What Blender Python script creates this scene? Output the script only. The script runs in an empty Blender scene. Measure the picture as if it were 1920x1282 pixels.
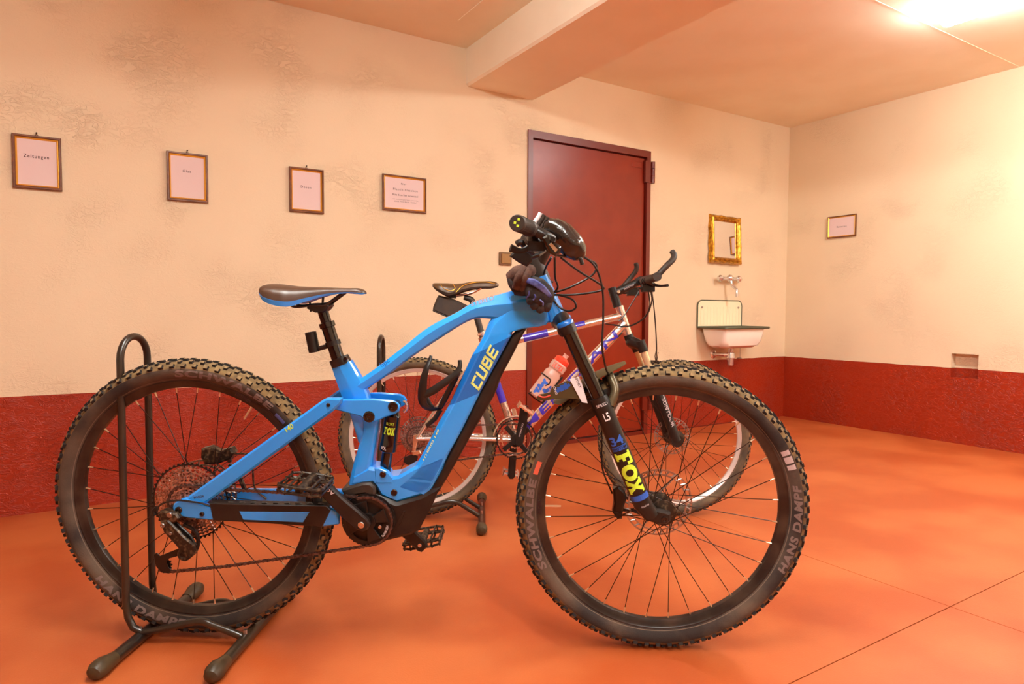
import bpy, bmesh, math, random
from mathutils import Vector, Matrix
from mathutils.geometry import tessellate_polygon
random.seed(7)
PI = math.pi
scene = bpy.context.scene
COL = scene.collection

# ------------------------------------------------------------------ camera
FPX, CX, CY = 1219.0, 960.0, 641.0
CAMH = 0.8737
C0 = Vector((0, 0, CAMH))
_a = Vector((2920 - CX, 592 - CY, FPX)).normalized()
_b = Vector((200 - CX, 580 - CY, FPX)); _b = (_b - _a * _b.dot(_a)).normalized()
_c = _a.cross(_b)
RIGHT = Vector((_a.x, _b.x, _c.x)); DOWN = Vector((_a.y, _b.y, _c.y)); FWD = Vector((_a.z, _b.z, _c.z))
cam_d = bpy.data.cameras.new('camera'); cam = bpy.data.objects.new('camera', cam_d); COL.objects.link(cam)
cam_d.sensor_width = 36; cam_d.sensor_fit = 'HORIZONTAL'; cam_d.lens = FPX / 1920 * 36; cam_d.clip_start = 0.02
m = Matrix.Identity(4)
for i in range(3):
    m[i][0] = RIGHT[i]; m[i][1] = -DOWN[i]; m[i][2] = -FWD[i]; m[i][3] = C0[i]
cam.matrix_world = m
scene.camera = cam
# ------------------------------------------------------------------ world, exposure
w = bpy.data.worlds.new('world'); scene.world = w; w.use_nodes = True
w.node_tree.nodes['Background'].inputs[0].default_value = (0.9, 0.8, 0.7, 1)
w.node_tree.nodes['Background'].inputs[1].default_value = 0.15
scene.view_settings.view_transform = 'Standard'; scene.view_settings.look = 'None'
scene.view_settings.gamma = 1; scene.view_settings.use_curve_mapping = False
scene.view_settings.exposure = 0.0
LAMP_GLOW = 75.0
LAMP_COL = (0.96, 1.0, 0.98)

def ray(px, py):
    return RIGHT * (px - CX) + DOWN * (py - CY) + FWD * FPX
def onplane(px, py, n, d):
    r = ray(px, py); n = Vector(n); t = (d - n.dot(C0)) / n.dot(r)
    return C0 + r * t
YW, XW, ZC, ZD = 3.4162, 4.823, 2.396, 0.5055
def wl(px, py, off=0): return onplane(px, py, (0, 1, 0), YW - off)
def wr(px, py, off=0): return onplane(px, py, (1, 0, 0), XW - off)
def fl(px, py, z=0): return onplane(px, py, (0, 0, 1), z)

# ------------------------------------------------------------------ materials
def srgb(r, g, b):
    def f(c):
        c /= 255.0
        return c / 12.92 if c <= 0.04045 else ((c + 0.055) / 1.055) ** 2.4
    return (f(r), f(g), f(b), 1)
M = {}
def mat(name, col, rough=0.5, metal=0.0, col2=None, scale=30, bump=0.0, bscale=80, coat=0.0, emit=None, estr=0, mixlo=0.4, mixhi=0.65, trans=0.0, spec=0.5, alpha=1.0):
    if name in M: return M[name]
    mt = bpy.data.materials.new(name); mt.use_nodes = True
    nt = mt.node_tree; bs = nt.nodes['Principled BSDF']
    bs.inputs['Base Color'].default_value = col
    bs.inputs['Roughness'].default_value = rough; bs.inputs['Metallic'].default_value = metal
    bs.inputs['Coat Weight'].default_value = coat; bs.inputs['Coat Roughness'].default_value = 0.06
    bs.inputs['Transmission Weight'].default_value = trans
    bs.inputs['Specular IOR Level'].default_value = spec
    bs.inputs['Alpha'].default_value = alpha
    tc = nt.nodes.new('ShaderNodeTexCoord')
    if col2 is not None:
        nz = nt.nodes.new('ShaderNodeTexNoise'); nz.inputs['Scale'].default_value = scale; nz.inputs['Detail'].default_value = 6
        rp = nt.nodes.new('ShaderNodeMapRange'); rp.inputs[1].default_value = mixlo; rp.inputs[2].default_value = mixhi
        mx = nt.nodes.new('ShaderNodeMix'); mx.data_type = 'RGBA'
        nt.links.new(tc.outputs['Object'], nz.inputs['Vector']); nt.links.new(nz.outputs[0], rp.inputs[0])
        nt.links.new(rp.outputs[0], mx.inputs[0]); mx.inputs[6].default_value = col; mx.inputs[7].default_value = col2
        nt.links.new(mx.outputs[2], bs.inputs['Base Color'])
    if bump > 0:
        nb = nt.nodes.new('ShaderNodeTexNoise'); nb.inputs['Scale'].default_value = bscale; nb.inputs['Detail'].default_value = 4
        bp = nt.nodes.new('ShaderNodeBump'); bp.inputs['Strength'].default_value = 1.0; bp.inputs['Distance'].default_value = bump
        nt.links.new(tc.outputs['Object'], nb.inputs['Vector']); nt.links.new(nb.outputs[0], bp.inputs['Height']); nt.links.new(bp.outputs[0], bs.inputs['Normal'])
    if emit:
        bs.inputs['Emission Color'].default_value = emit; bs.inputs['Emission Strength'].default_value = estr
    M[name] = mt
    return mt
def mathn(nt, op, a, b=None, c=None):
    n = nt.nodes.new('ShaderNodeMath'); n.operation = op
    for i, v in enumerate((a, b, c)):
        if v is None: continue
        if isinstance(v, (int, float)): n.inputs[i].default_value = v
        else: nt.links.new(v, n.inputs[i])
    return n.outputs[0]
WALLC = srgb(246, 222, 196); REDC = srgb(168, 44, 18)
def wall_mat():
    mt = bpy.data.materials.new('painted_plaster'); mt.use_nodes = True
    nt = mt.node_tree; bs = nt.nodes['Principled BSDF']
    g = nt.nodes.new('ShaderNodeNewGeometry')
    sx = nt.nodes.new('ShaderNodeSeparateXYZ'); nt.links.new(g.outputs['Position'], sx.inputs[0])
    n1 = nt.nodes.new('ShaderNodeTexNoise'); n1.inputs['Scale'].default_value = 9; nt.links.new(g.outputs['Position'], n1.inputs['Vector'])
    z = mathn(nt, 'MULTIPLY_ADD', n1.outputs[0], 0.006, sx.outputs[2])
    sel = mathn(nt, 'LESS_THAN', z, ZD + 0.003)
    mx = nt.nodes.new('ShaderNodeMix'); mx.data_type = 'RGBA'
    n2 = nt.nodes.new('ShaderNodeTexNoise'); n2.inputs['Scale'].default_value = 2.2; n2.inputs['Detail'].default_value = 5; nt.links.new(g.outputs['Position'], n2.inputs['Vector'])
    cw = nt.nodes.new('ShaderNodeMix'); cw.data_type = 'RGBA'; nt.links.new(n2.outputs[0], cw.inputs[0])
    cw.inputs[6].default_value = srgb(224, 201, 168); cw.inputs[7].default_value = srgb(234, 214, 181)
    cr = nt.nodes.new('ShaderNodeMix'); cr.data_type = 'RGBA'; nt.links.new(n2.outputs[0], cr.inputs[0])
    cr.inputs[6].default_value = srgb(142, 34, 3); cr.inputs[7].default_value = srgb(164, 44, 6)
    nt.links.new(sel, mx.inputs[0]); nt.links.new(cw.outputs[2], mx.inputs[6]); nt.links.new(cr.outputs[2], mx.inputs[7])
    nt.links.new(mx.outputs[2], bs.inputs['Base Color'])
    nt.links.new(mathn(nt, 'MULTIPLY_ADD', sel, -0.32, 0.72), bs.inputs['Roughness'])
    # trowel relief: fine grain everywhere, ridges in patches
    n3 = nt.nodes.new('ShaderNodeTexNoise'); n3.inputs['Scale'].default_value = 26; n3.inputs['Detail'].default_value = 5; n3.inputs['Distortion'].default_value = 1.2
    mp = nt.nodes.new('ShaderNodeMapping'); mp.inputs['Scale'].default_value = (1, 1, 1.8); nt.links.new(g.outputs['Position'], mp.inputs[0]); nt.links.new(mp.outputs[0], n3.inputs['Vector'])
    n4 = nt.nodes.new('ShaderNodeTexNoise'); n4.inputs['Scale'].default_value = 3.0; n4.inputs['Detail'].default_value = 2; nt.links.new(g.outputs['Position'], n4.inputs['Vector'])
    patch = nt.nodes.new('ShaderNodeMapRange'); patch.inputs[1].default_value = 0.5; patch.inputs[2].default_value = 0.68; nt.links.new(n4.outputs[0], patch.inputs[0])
    rid = mathn(nt, 'ABSOLUTE', mathn(nt, 'SUBTRACT', n3.outputs[0], 0.5))
    rid = mathn(nt, 'MULTIPLY', mathn(nt, 'MINIMUM', rid, 0.07), -5.0)
    amp = mathn(nt, 'MULTIPLY_ADD', patch.outputs[0], 0.75, mathn(nt, 'MULTIPLY_ADD', sel, 0.35, 0.12))
    h = mathn(nt, 'MULTIPLY', rid, amp)
    bp = nt.nodes.new('ShaderNodeBump'); bp.inputs['Distance'].default_value = 0.0055; bp.inputs['Strength'].default_value = 1.0
    nt.links.new(h, bp.inputs['Height']); nt.links.new(bp.outputs[0], bs.inputs['Normal'])
    return mt
M['wall'] = wall_mat()
mat('ceiling', srgb(246, 234, 210), 0.8, col2=srgb(242, 228, 202), scale=3, bump=0.001, bscale=14)
def floor_mat():
    mt = mat('floor', srgb(172, 78, 34), 0.42, col2=srgb(190, 100, 52), scale=2.2, bump=0.0004, bscale=220, mixlo=0.4, mixhi=0.62)
    nt = mt.node_tree; bs = nt.nodes['Principled BSDF']
    # dark scuffs
    tc = nt.nodes.new('ShaderNodeTexCoord'); n = nt.nodes.new('ShaderNodeTexNoise'); n.inputs['Scale'].default_value = 1.3; n.inputs['Detail'].default_value = 8; n.inputs['Roughness'].default_value = 0.7
    nt.links.new(tc.outputs['Object'], n.inputs['Vector'])
    r = nt.nodes.new('ShaderNodeMapRange'); r.inputs[1].default_value = 0.56; r.inputs[2].default_value = 0.78; r.inputs[4].default_value = 0.55
    nt.links.new(n.outputs[0], r.inputs[0])
    old = bs.inputs['Base Color'].links[0].from_socket
    mx = nt.nodes.new('ShaderNodeMix'); mx.data_type = 'RGBA'; nt.links.new(r.outputs[0], mx.inputs[0]); nt.links.new(old, mx.inputs[6]); mx.inputs[7].default_value = srgb(152, 56, 20)
    nt.links.new(mx.outputs[2], bs.inputs['Base Color'])
floor_mat()
mat('groove', srgb(120, 40, 18), 0.9)
mat('door', srgb(128, 35, 12), 0.3, col2=srgb(136, 41, 16), scale=5, bump=0.0003, bscale=10, spec=0.35)
mat('doorframe', srgb(106, 28, 11), 0.35)
mat('blue', srgb(38, 158, 255), 0.22, coat=0.7, col2=srgb(33, 152, 255), scale=2)
mat('dkblue', srgb(8, 106, 196), 0.25, coat=0.6)
mat('black', srgb(24, 20, 18), 0.34)
mat('blackgloss', srgb(9, 8, 8), 0.1, coat=0.5)
mat('blackmatt', srgb(42, 34, 28), 0.55, col2=srgb(54, 43, 34), scale=40)
mat('plastic', srgb(28, 20, 17), 0.42, col2=srgb(40, 30, 24), scale=25, spec=0.4)
mat('rubber', srgb(44, 35, 31), 0.85, col2=srgb(96, 79, 64), scale=7, bump=0.0006, bscale=260)
mat('rubber2', srgb(74, 60, 46), 0.85, col2=srgb(112, 92, 68), scale=12, bump=0.0006, bscale=220)
mat('knobside', srgb(34, 27, 24), 0.9)
mat('dust', srgb(142, 116, 78), 0.95, col2=srgb(104, 84, 58), scale=60, mixlo=0.42, mixhi=0.7)
mat('tread', srgb(128, 102, 64), 0.95, col2=srgb(94, 75, 50), scale=50)
mat('rimblack', srgb(28, 22, 20), 0.3, col2=srgb(60, 48, 40), scale=16)
mat('beadline', srgb(112, 94, 78), 0.8)
mat('cassteel', srgb(206, 184, 176), 0.28, 0.9, col2=srgb(110, 84, 74), scale=160)
mat('silver', srgb(214, 205, 200), 0.25, 1.0)
mat('steel', srgb(176, 166, 160), 0.35, 1.0)
mat('spoke', srgb(50, 34, 28), 0.4, 0.6)
mat('brass', srgb(220, 200, 170), 0.3, 0.9)
mat('dirtysteel', srgb(140, 118, 108), 0.42, 0.75, col2=srgb(84, 62, 52), scale=120)
mat('chain', srgb(116, 92, 84), 0.45, 0.75, col2=srgb(70, 52, 46), scale=150)
mat('derail', srgb(46, 36, 28), 0.38, 0.4, col2=srgb(112, 92, 70), scale=90, mixlo=.5, mixhi=.68)
mat('yellow', srgb(208, 246, 66), 0.45)
mat('white', srgb(240, 238, 240), 0.5)
mat('greyprint', srgb(118, 100, 94), 0.8)
mat('paleyellow', srgb(232, 248, 140), 0.4)
mat('purple', srgb(60, 40, 170), 0.35, coat=0.4)
mat('alu', srgb(240, 232, 226), 0.2, 1.0)
mat('alupaint', srgb(240, 230, 224), 0.2, 0.95, coat=0.3)
mat('gold', srgb(214, 160, 60), 0.3, 0.9, col2=srgb(150, 96, 20), scale=50, bump=0.0012, bscale=90)
mat('goldslip', srgb(232, 178, 70), 0.28, 0.8)
mat('framewood', srgb(96, 48, 16), 0.4, col2=srgb(120, 66, 24), scale=30)
mat('paper', srgb(224, 200, 198), 0.8)
mat('ink', srgb(60, 34, 34), 0.8)
mat('mirror', (0.92, 0.9, 0.88, 1), 0.02, 1.0)
mat('chrome', (0.8, 0.8, 0.8, 1), 0.2, 0.9)
mat('enamel', srgb(250, 240, 226), 0.18, coat=0.5)
mat('enamelcream', srgb(248, 236, 200), 0.25, coat=0.4)
mat('sinkrim', srgb(74, 78, 58), 0.35)
mat('switch', srgb(150, 104, 40), 0.35)
mat('switchframe', srgb(110, 70, 24), 0.35)
mat('rackblack', srgb(34, 27, 22), 0.3, coat=0.3, col2=srgb(50, 38, 26), scale=10)
mat('rackrubber', srgb(58, 46, 30), 0.42, col2=srgb(80, 64, 40), scale=20)
mat('leather', srgb(70, 48, 34), 0.36, bump=0.0002, bscale=300)
mat('leather2', srgb(88, 62, 36), 0.35)
mat('cloth', srgb(36, 30, 30), 0.8, col2=srgb(58, 46, 42), scale=60, bump=0.001, bscale=200)
mat('clothbrown', srgb(92, 62, 48), 0.9, col2=srgb(66, 42, 34), scale=70, bump=0.001, bscale=250)
mat('clothblue', srgb(64, 66, 130), 0.7, col2=srgb(110, 120, 180), scale=50)
mat('vinyl', srgb(26, 20, 16), 0.2, bump=0.004, bscale=45, coat=0.5)
mat('nylon', srgb(46, 34, 26), 0.6, col2=srgb(60, 44, 30), scale=30)
mat('bottle', srgb(250, 206, 188), 0.25, trans=0.45, spec=0.4)
mat('redcap', srgb(240, 70, 44), 0.35)
mat('mudguard', srgb(74, 64, 38), 0.4)
mat('splash', srgb(40, 92, 190), 0.5)
mat('redprint', srgb(224, 74, 50), 0.5)
mat('bronze', srgb(92, 80, 56), 0.35, 0.4)
mat('goldfork', srgb(240, 222, 180), 0.2, 0.6)
mat('rimsilver', srgb(222, 210, 202), 0.3, 0.45)
mat('lampcase', srgb(240, 235, 225), 0.5)
mat('tube', (1, 0.95, 0.85, 1), 0.5, emit=(*LAMP_COL, 1), estr=LAMP_GLOW)
mat('orangelabel', srgb(226, 110, 84), 0.6)
mat('greyblue', srgb(92, 110, 180), 0.5)
mat('lightgrey', srgb(190, 175, 175), 0.6)
mat('bolt', srgb(70, 60, 56), 0.25, 0.9)

# ------------------------------------------------------------------ mesh helpers
def catmull(pts, k=4, closed=False):
    P = [Vector(p) for p in pts]; n = len(P); out = []
    rng = n if closed else n - 1
    for i in range(rng):
        if closed: p0, p1, p2, p3 = P[i - 1], P[i], P[(i + 1) % n], P[(i + 2) % n]
        else:
            p1, p2 = P[i], P[i + 1]
            p0 = P[i - 1] if i > 0 else p1 * 2 - p2
            p3 = P[i + 2] if i + 2 < n else p2 * 2 - p1
        for j in range(k):
            t = j / k
            out.append(0.5 * ((2 * p1) + (p2 - p0) * t + (2 * p0 - 5 * p1 + 4 * p2 - p3) * t * t + (3 * p1 - p0 - 3 * p2 + p3) * t ** 3))
    if not closed: out.append(P[-1])
    return out
def lerp(a, b, t): return a + (b - a) * t
def interp_list(v, k):
    out = []
    for i in range(len(v) - 1):
        for j in range(k): out.append(lerp(v[i], v[i + 1], j / k))
    out.append(v[-1]); return out

class MB:
    def __init__(s): s.v = []; s.f = []; s.m = []
    def add(s, vs, fs, mi=0):
        o = len(s.v); s.v.extend([tuple(p) for p in vs])
        for f in fs: s.f.append(tuple(i + o for i in f)); s.m.append(mi)
        return s
    def box(s, c, size, rot=None, mi=0, taper=1.0):
        c = Vector(c); hx, hy, hz = (d / 2 for d in size); vs = []
        for z in (-1, 1):
            k = taper if z > 0 else 1
            for x, y in ((-1, -1), (1, -1), (1, 1), (-1, 1)):
                p = Vector((x * hx * k, y * hy * k, z * hz))
                if rot is not None: p = rot @ p
                vs.append(c + p)
        return s.add(vs, [(3, 2, 1, 0), (4, 5, 6, 7), (0, 1, 5, 4), (1, 2, 6, 5), (2, 3, 7, 6), (3, 0, 4, 7)], mi)
    def rings(s, rings, cap=True, closed=False, mi=0, mis=None):
        n = len(rings[0]); o = len(s.v)
        for r in rings: s.v.extend([tuple(p) for p in r])
        R = len(rings)
        for i in range(R if closed else R - 1):
            a = o + i * n; b = o + ((i + 1) % R) * n
            for j in range(n):
                k = (j + 1) % n
                s.f.append((a + j, a + k, b + k, b + j)); s.m.append(mis[i] if mis else mi)
        if cap and not closed:
            s.f.append(tuple(o + j for j in reversed(range(n)))); s.m.append(mis[0] if mis else mi)
            s.f.append(tuple(o + (R - 1) * n + j for j in range(n))); s.m.append(mis[-1] if mis else mi)
        return s
    def tube(s, pts, r, n=10, k=0, cap=True, closed=False, mi=0, flat=1.0, up=None):
        if k:
            if not isinstance(r, (int, float)): r = interp_list(list(r) + ([r[0]] if closed else []), k)
            pts = catmull(pts, k, closed)
        pts = [Vector(p) for p in pts]; N = len(pts)
        if isinstance(r, (int, float)): r = [r] * N
        prev = None; rr = []
        for i in range(N):
            a = pts[i - 1] if (i > 0 or closed) else pts[i]; b = pts[(i + 1) % N] if (i < N - 1 or closed) else pts[i]
            t = (b - a)
            t = t.normalized() if t.length > 1e-9 else Vector((0, 0, 1))
            if prev is None:
                g = Vector(up) if up else (Vector((0, 1, 0)) if abs(t.y) < 0.9 else Vector((1, 0, 0)))
            else: g = prev
            g = (g - t * g.dot(t)).normalized(); h = t.cross(g); prev = g
            rr.append([pts[i] + (g * math.cos(q) * flat + h * math.sin(q)) * r[i] for q in [2 * PI * j / n for j in range(n)]])
        return s.rings(rr, cap, closed, mi)
    def cyl(s, a, b, r, r2=None, n=16, mi=0):
        return s.tube([a, b], [r, r if r2 is None else r2], n, mi=mi)
    def lathe(s, c, axis, prof, n=48, closed=False, mi=0, mis=None):
        """prof = [(radius, along)], revolve round axis through c"""
        c = Vector(c); ax = Vector(axis).normalized()
        g = Vector((0, 0, 1)) if abs(ax.z) < 0.9 else Vector((1, 0, 0)); g = (g - ax * g.dot(ax)).normalized(); h = ax.cross(g)
        o = len(s.v); P = len(prof)
        for j in range(n):
            q = 2 * PI * j / n; d = g * math.cos(q) + h * math.sin(q)
            for (r, z) in prof: s.v.append(tuple(c + d * r + ax * z))
        for j in range(n):
            a = o + j * P; b = o + ((j + 1) % n) * P
            for i in range(P if closed else P - 1):
                k = (i + 1) % P
                s.f.append((a + i, a + k, b + k, b + i)); s.m.append(mis[i] if mis else mi)
        return s
    def ball(s, c, r, n=12, mi=0, sc=(1, 1, 1)):
        c = Vector(c); rr = []
        for i in range(1, n // 2):
            q = PI * i / (n // 2); 
            rr.append([c + Vector((r * sc[0] * math.sin(q) * math.cos(2 * PI * j / n), r * sc[1] * math.sin(q) * math.sin(2 * PI * j / n), -r * sc[2] * math.cos(q))) for j in range(n)])
        return s.rings(rr, True, False, mi)
    def prism(s, poly, y0, y1, bev=0.0, mi=0):
        """poly = [(x,z)], extruded along y from y0 to y1, chamfered"""
        P = [Vector((p[0], p[1])) for p in poly]; n = len(P)
        A = sum(P[i].x * P[(i + 1) % n].y - P[(i + 1) % n].x * P[i].y for i in range(n))
        if A < 0: P.reverse()
        def inset(d):
            out = []
            for i in range(n):
                e1 = (P[i] - P[i - 1]); e2 = (P[(i + 1) % n] - P[i])
                e1 = e1.normalized() if e1.length > 1e-9 else Vector((1, 0)); e2 = e2.normalized() if e2.length > 1e-9 else e1
                n1 = Vector((-e1.y, e1.x)); n2 = Vector((-e2.y, e2.x)); b = n1 + n2
                b = b.normalized() if b.length > 1e-6 else n1
                out.append(P[i] + b * (d / max(0.45, b.dot(n1))))
            return out
        lo, hi = min(y0, y1), max(y0, y1); rr = []
        if bev > 0:
            I = inset(bev)
            prof = [(lo, I), (lo + bev, P), (hi - bev, P), (hi, I)]
        else: prof = [(lo, P), (hi, P)]
        for y, Q in prof: rr.append([(q.x, y, q.y) for q in Q])
        return s.rings(rr, True, False, mi)
    def build(s, name, mats, parent=None, smooth=True, angle=38):
        me = bpy.data.meshes.new(name); me.from_pydata(s.v, [], s.f)
        if not isinstance(mats, (list, tuple)): mats = [mats]
        for q in mats: me.materials.append(M[q] if isinstance(q, str) else q)
        if len(mats) > 1: me.polygons.foreach_set('material_index', s.m)
        fix_normals(me)
        if smooth:
            me.polygons.foreach_set('use_smooth', [True] * len(me.polygons)); me.set_sharp_from_angle(angle=math.radians(angle))
        me.update()
        o = bpy.data.objects.new(name, me); COL.objects.link(o)
        if parent is not None: o.parent = parent
        return o
def fix_normals(me):
    bm = bmesh.new(); bm.from_mesh(me); bmesh.ops.recalc_face_normals(bm, faces=bm.faces); bm.to_mesh(me); bm.free()
def empty(name, mtx=None, parent=None):
    o = bpy.data.objects.new(name, None); COL.objects.link(o); o.empty_display_size = 0.1
    if parent is not None: o.parent = parent
    if mtx is not None: o.matrix_local = mtx
    return o
def tag(o, label=None, cat=None, group=None, kind=None):
    if label: o['label'] = label
    if cat: o['category'] = cat
    if group: o['group'] = group
    if kind: o['kind'] = kind
    return o
_tc = {}
def refine(vs, fs, asp, lim=0.3):
    """cut flat lettering into small triangles so that it can be bent round tubes and tyres"""
    bm = bmesh.new(); B = [bm.verts.new((x * asp, y, 0)) for x, y in vs]
    for f in fs:
        try: bm.faces.new([B[i] for i in f])
        except ValueError: pass
    bmesh.ops.triangulate(bm, faces=bm.faces[:])
    for _ in range(3):
        E = [e for e in bm.edges if e.calc_length() > lim]
        if not E: break
        bmesh.ops.subdivide_edges(bm, edges=E, cuts=1)
        bmesh.ops.triangulate(bm, faces=bm.faces[:])
    bm.verts.index_update()
    out = ([(v.co.x / asp, v.co.y) for v in bm.verts], [tuple(v.index for v in f.verts) for f in bm.faces]); bm.free()
    return out
SLAB = {'F': [(0, 0), (.6, 0), (.6, .17), (.46, .17), (.46, .4), (.66, .4), (.66, .58), (.46, .58), (.46, .82), (.76, .82), (.76, .62), (.98, .62), (.98, 1), (0, 1), (0, .83), (.13, .83), (.13, .17), (0, .17)],
        'X': [(0, 0), (.42, 0), (.42, .16), (.38, .16), (.5, .34), (.62, .16), (.58, .16), (.58, 0), (1, 0), (1, .16), (.9, .16), (.66, .5), (.9, .84), (1, .84), (1, 1), (.58, 1), (.58, .84), (.62, .84), (.5, .66), (.38, .84), (.42, .84), (.42, 1), (0, 1), (0, .84), (.1, .84), (.34, .5), (.1, .16), (0, .16)]}
def slab_fox():
    """the fork maker's slab-serif lettering"""
    vs = []; fs = []; o = 0
    def poly(p, x0, wd):
        nonlocal vs, fs
        b = len(vs); vs += [((x0 + x * wd), y) for x, y in p]
        for t in tessellate_polygon([[Vector((x * wd * 2.6, y, 0)) for x, y in p]]): fs.append(tuple(b + i for i in t))
    poly(SLAB['F'], 0, .31); n = 28; b = len(vs)
    for rr in (1, .42):
        vs += [(.5 + .19 * rr * math.cos(2 * PI * j / n), .5 + (.5 if rr == 1 else .56) * rr * math.sin(2 * PI * j / n)) for j in range(n)]
    for j in range(n): k = (j + 1) % n; fs.append((b + j, b + k, b + n + k, b + n + j))
    poly(SLAB['X'], .66, .34)
    vs, fs = refine(vs, fs, 2.6); _tc[('FOX', .05, 0, 1.0)] = (vs, fs, 2.6)
def text_geo(body, bold=0.0, shear=0.0, space=1.0):
    key = (body, bold, shear, space)
    if key in _tc: return _tc[key]
    cu = bpy.data.curves.new('lettering', 'FONT'); cu.body = body; cu.size = 1; cu.offset = bold; cu.shear = shear; cu.space_character = space
    cu.resolution_u = 3; cu.fill_mode = 'FRONT'
    ob = bpy.data.objects.new('lettering', cu); COL.objects.link(ob)
    dg = bpy.context.evaluated_depsgraph_get(); me = bpy.data.meshes.new_from_object(ob.evaluated_get(dg))
    vs = [(v.co.x, v.co.y) for v in me.vertices]; fs = [tuple(p.vertices) for p in me.polygons]
    bpy.data.objects.remove(ob); bpy.data.curves.remove(cu); bpy.data.meshes.remove(me)
    x0 = min(v[0] for v in vs); x1 = max(v[0] for v in vs); y0 = min(v[1] for v in vs); y1 = max(v[1] for v in vs)
    vs = [((v[0] - x0) / (x1 - x0), (v[1] - y0) / (y1 - y0)) for v in vs]
    asp = (x1 - x0) / (y1 - y0)
    vs, fs = refine(vs, fs, asp); _tc[key] = (vs, fs, asp); return _tc[key]
def text_map(mb, body, f, bold=0.0, shear=0.0, space=1.0, mi=0, sub=False):
    vs, fs, asp = text_geo(body, bold, shear, space)
    mb.add([f(x, y) for x, y in vs], fs, mi)
slab_fox()
def block_cube():
    """square italic lettering of the frame"""
    t = .2; L = {'C': [(0, 0, 1, t), (0, 1 - t, 1, 1), (0, 0, .26, 1)], 'U': [(0, 0, .26, 1), (.74, 0, 1, 1), (0, 0, 1, t)],
         'B': [(0, 0, .26, 1), (0, 0, 1, t), (0, 1 - t, .93, 1), (0, .4, .96, .6), (.74, 0, 1, .5), (.67, .5, .93, 1)], 'E': [(0, 0, .26, 1), (0, 0, 1, t), (0, .4, .92, .6), (0, 1 - t, 1, 1)]}
    vs = []; fs = []; asp = 4.1; x = 0; wd = .86
    for ch in 'CUBE':
        for (a, b, c, d) in L[ch]:
            o = len(vs); vs += [((x + u * wd + .26 * v) / asp, v) for u, v in ((a, b), (c, b), (c, d), (a, d))]; fs.append((o, o + 1, o + 2, o + 3))
        x += wd + .13
    _tc[('CUBE', .025, .28, 1.02)] = (vs, fs, asp)
block_cube()
def rrect(x0, z0, x1, z1, r, k=5):
    out = []
    for (cx, cz, a0) in ((x1 - r, z1 - r, 0), (x0 + r, z1 - r, 90), (x0 + r, z0 + r, 180), (x1 - r, z0 + r, 270)):
        for j in range(k + 1):
            q = math.radians(a0 + 90 * j / k); out.append((cx + r * math.cos(q), cz + r * math.sin(q)))
    return out

# ================================================================== ROOM
X0, Y0 = -3.4, -3.0
def quadbox(name, lo, hi, mats, kind='structure', parent=None):
    mb = MB(); c = [(a + b) / 2 for a, b in zip(lo, hi)]; mb.box(c, [b - a for a, b in zip(lo, hi)])
    o = mb.build(name, mats, parent, smooth=False)
    if kind: o['kind'] = kind
    return o
# floor: a base with four cast slabs divided by two thin joints
JX = fl(1782, 1137)
fb = quadbox('floor', (X0 - .2, Y0 - .2, -0.12), (XW + .2, YW + .2, -0.012), 'groove')
g = 0.0016
for (ax, bx) in ((X0 - .2, JX.x - g), (JX.x + g, XW + .2)):
    for (ay, by) in ((Y0 - .2, JX.y - g), (JX.y + g, YW + .2)):
        quadbox('floor_slab', (ax, ay, -0.012), (bx, by, 0.0), 'floor', None, fb)
cl = quadbox('ceiling', (X0 - .2, Y0 - .2, ZC), (XW + .2, YW + .2, ZC + .12), 'ceiling')
# shutter-board joints left in the ceiling concrete: two thin raised ribs
P0 = onplane(1640, 5, (0, 0, 1), ZC); P1 = onplane(1860, 98, (0, 0, 1), ZC)
quadbox('joint_rib', (P0.x - .3, (P0.y + P1.y) / 2 - .004, ZC - .002), (XW, (P0.y + P1.y) / 2 + .004, ZC + .001), 'ceiling', None, cl)
Pa = onplane(860, 38, (0, 0, 1), ZC)
quadbox('joint_rib', (Pa.x - .004, Y0, ZC - .003), (Pa.x + .004, Pa.y, ZC + .001), 'ceiling', None, cl)
# wall on the left of the picture, door recess cut out of it
DX0, DX1, DZ1 = wl(988, 500).x, wl(1216, 500).x, wl(990, 243).z
mb = MB()
for lo, hi in (((X0 - .2, -.12), (DX0, ZC)), ((DX1, -.12), (XW + .2, ZC)), ((DX0, DZ1), (DX1, ZC))):
    mb.box(((lo[0] + hi[0]) / 2, YW + .1, (lo[1] + hi[1]) / 2), (hi[0] - lo[0], .2, hi[1] - lo[1]))
o = mb.build('wall_left', 'wall', smooth=False); o['kind'] = 'structure'
# wall on the right with its small niche
A = wr(1784, 658); B = wr(1835, 665); Cn = wr(1834, 711)
ny0, ny1, nz0, nz1 = B.y, A.y, Cn.z, B.z
mb = MB()
def wq(y0, y1, z0, z1): mb.box((XW + .1, (y0 + y1) / 2, (z0 + z1) / 2), (.2, y1 - y0, z1 - z0))
wq(Y0 - .2, ny0, -.12, ZC); wq(ny1, YW + .2, -.12, ZC); wq(ny0, ny1, -.12, nz0); wq(ny0, ny1, nz1, ZC)
mb.box((XW + .13, (ny0 + ny1) / 2, (nz0 + nz1) / 2), (.14, ny1 - ny0, nz1 - nz0))
o = mb.build('wall_right', 'wall', smooth=False); o['kind'] = 'structure'
quadbox('wall_back', (X0 - .2, Y0 - .2, -.12), (XW + .2, Y0, ZC), 'wall')
quadbox('wall_far', (X0 - .2, Y0, -.12), (X0, YW, ZC), 'wall')
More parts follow.
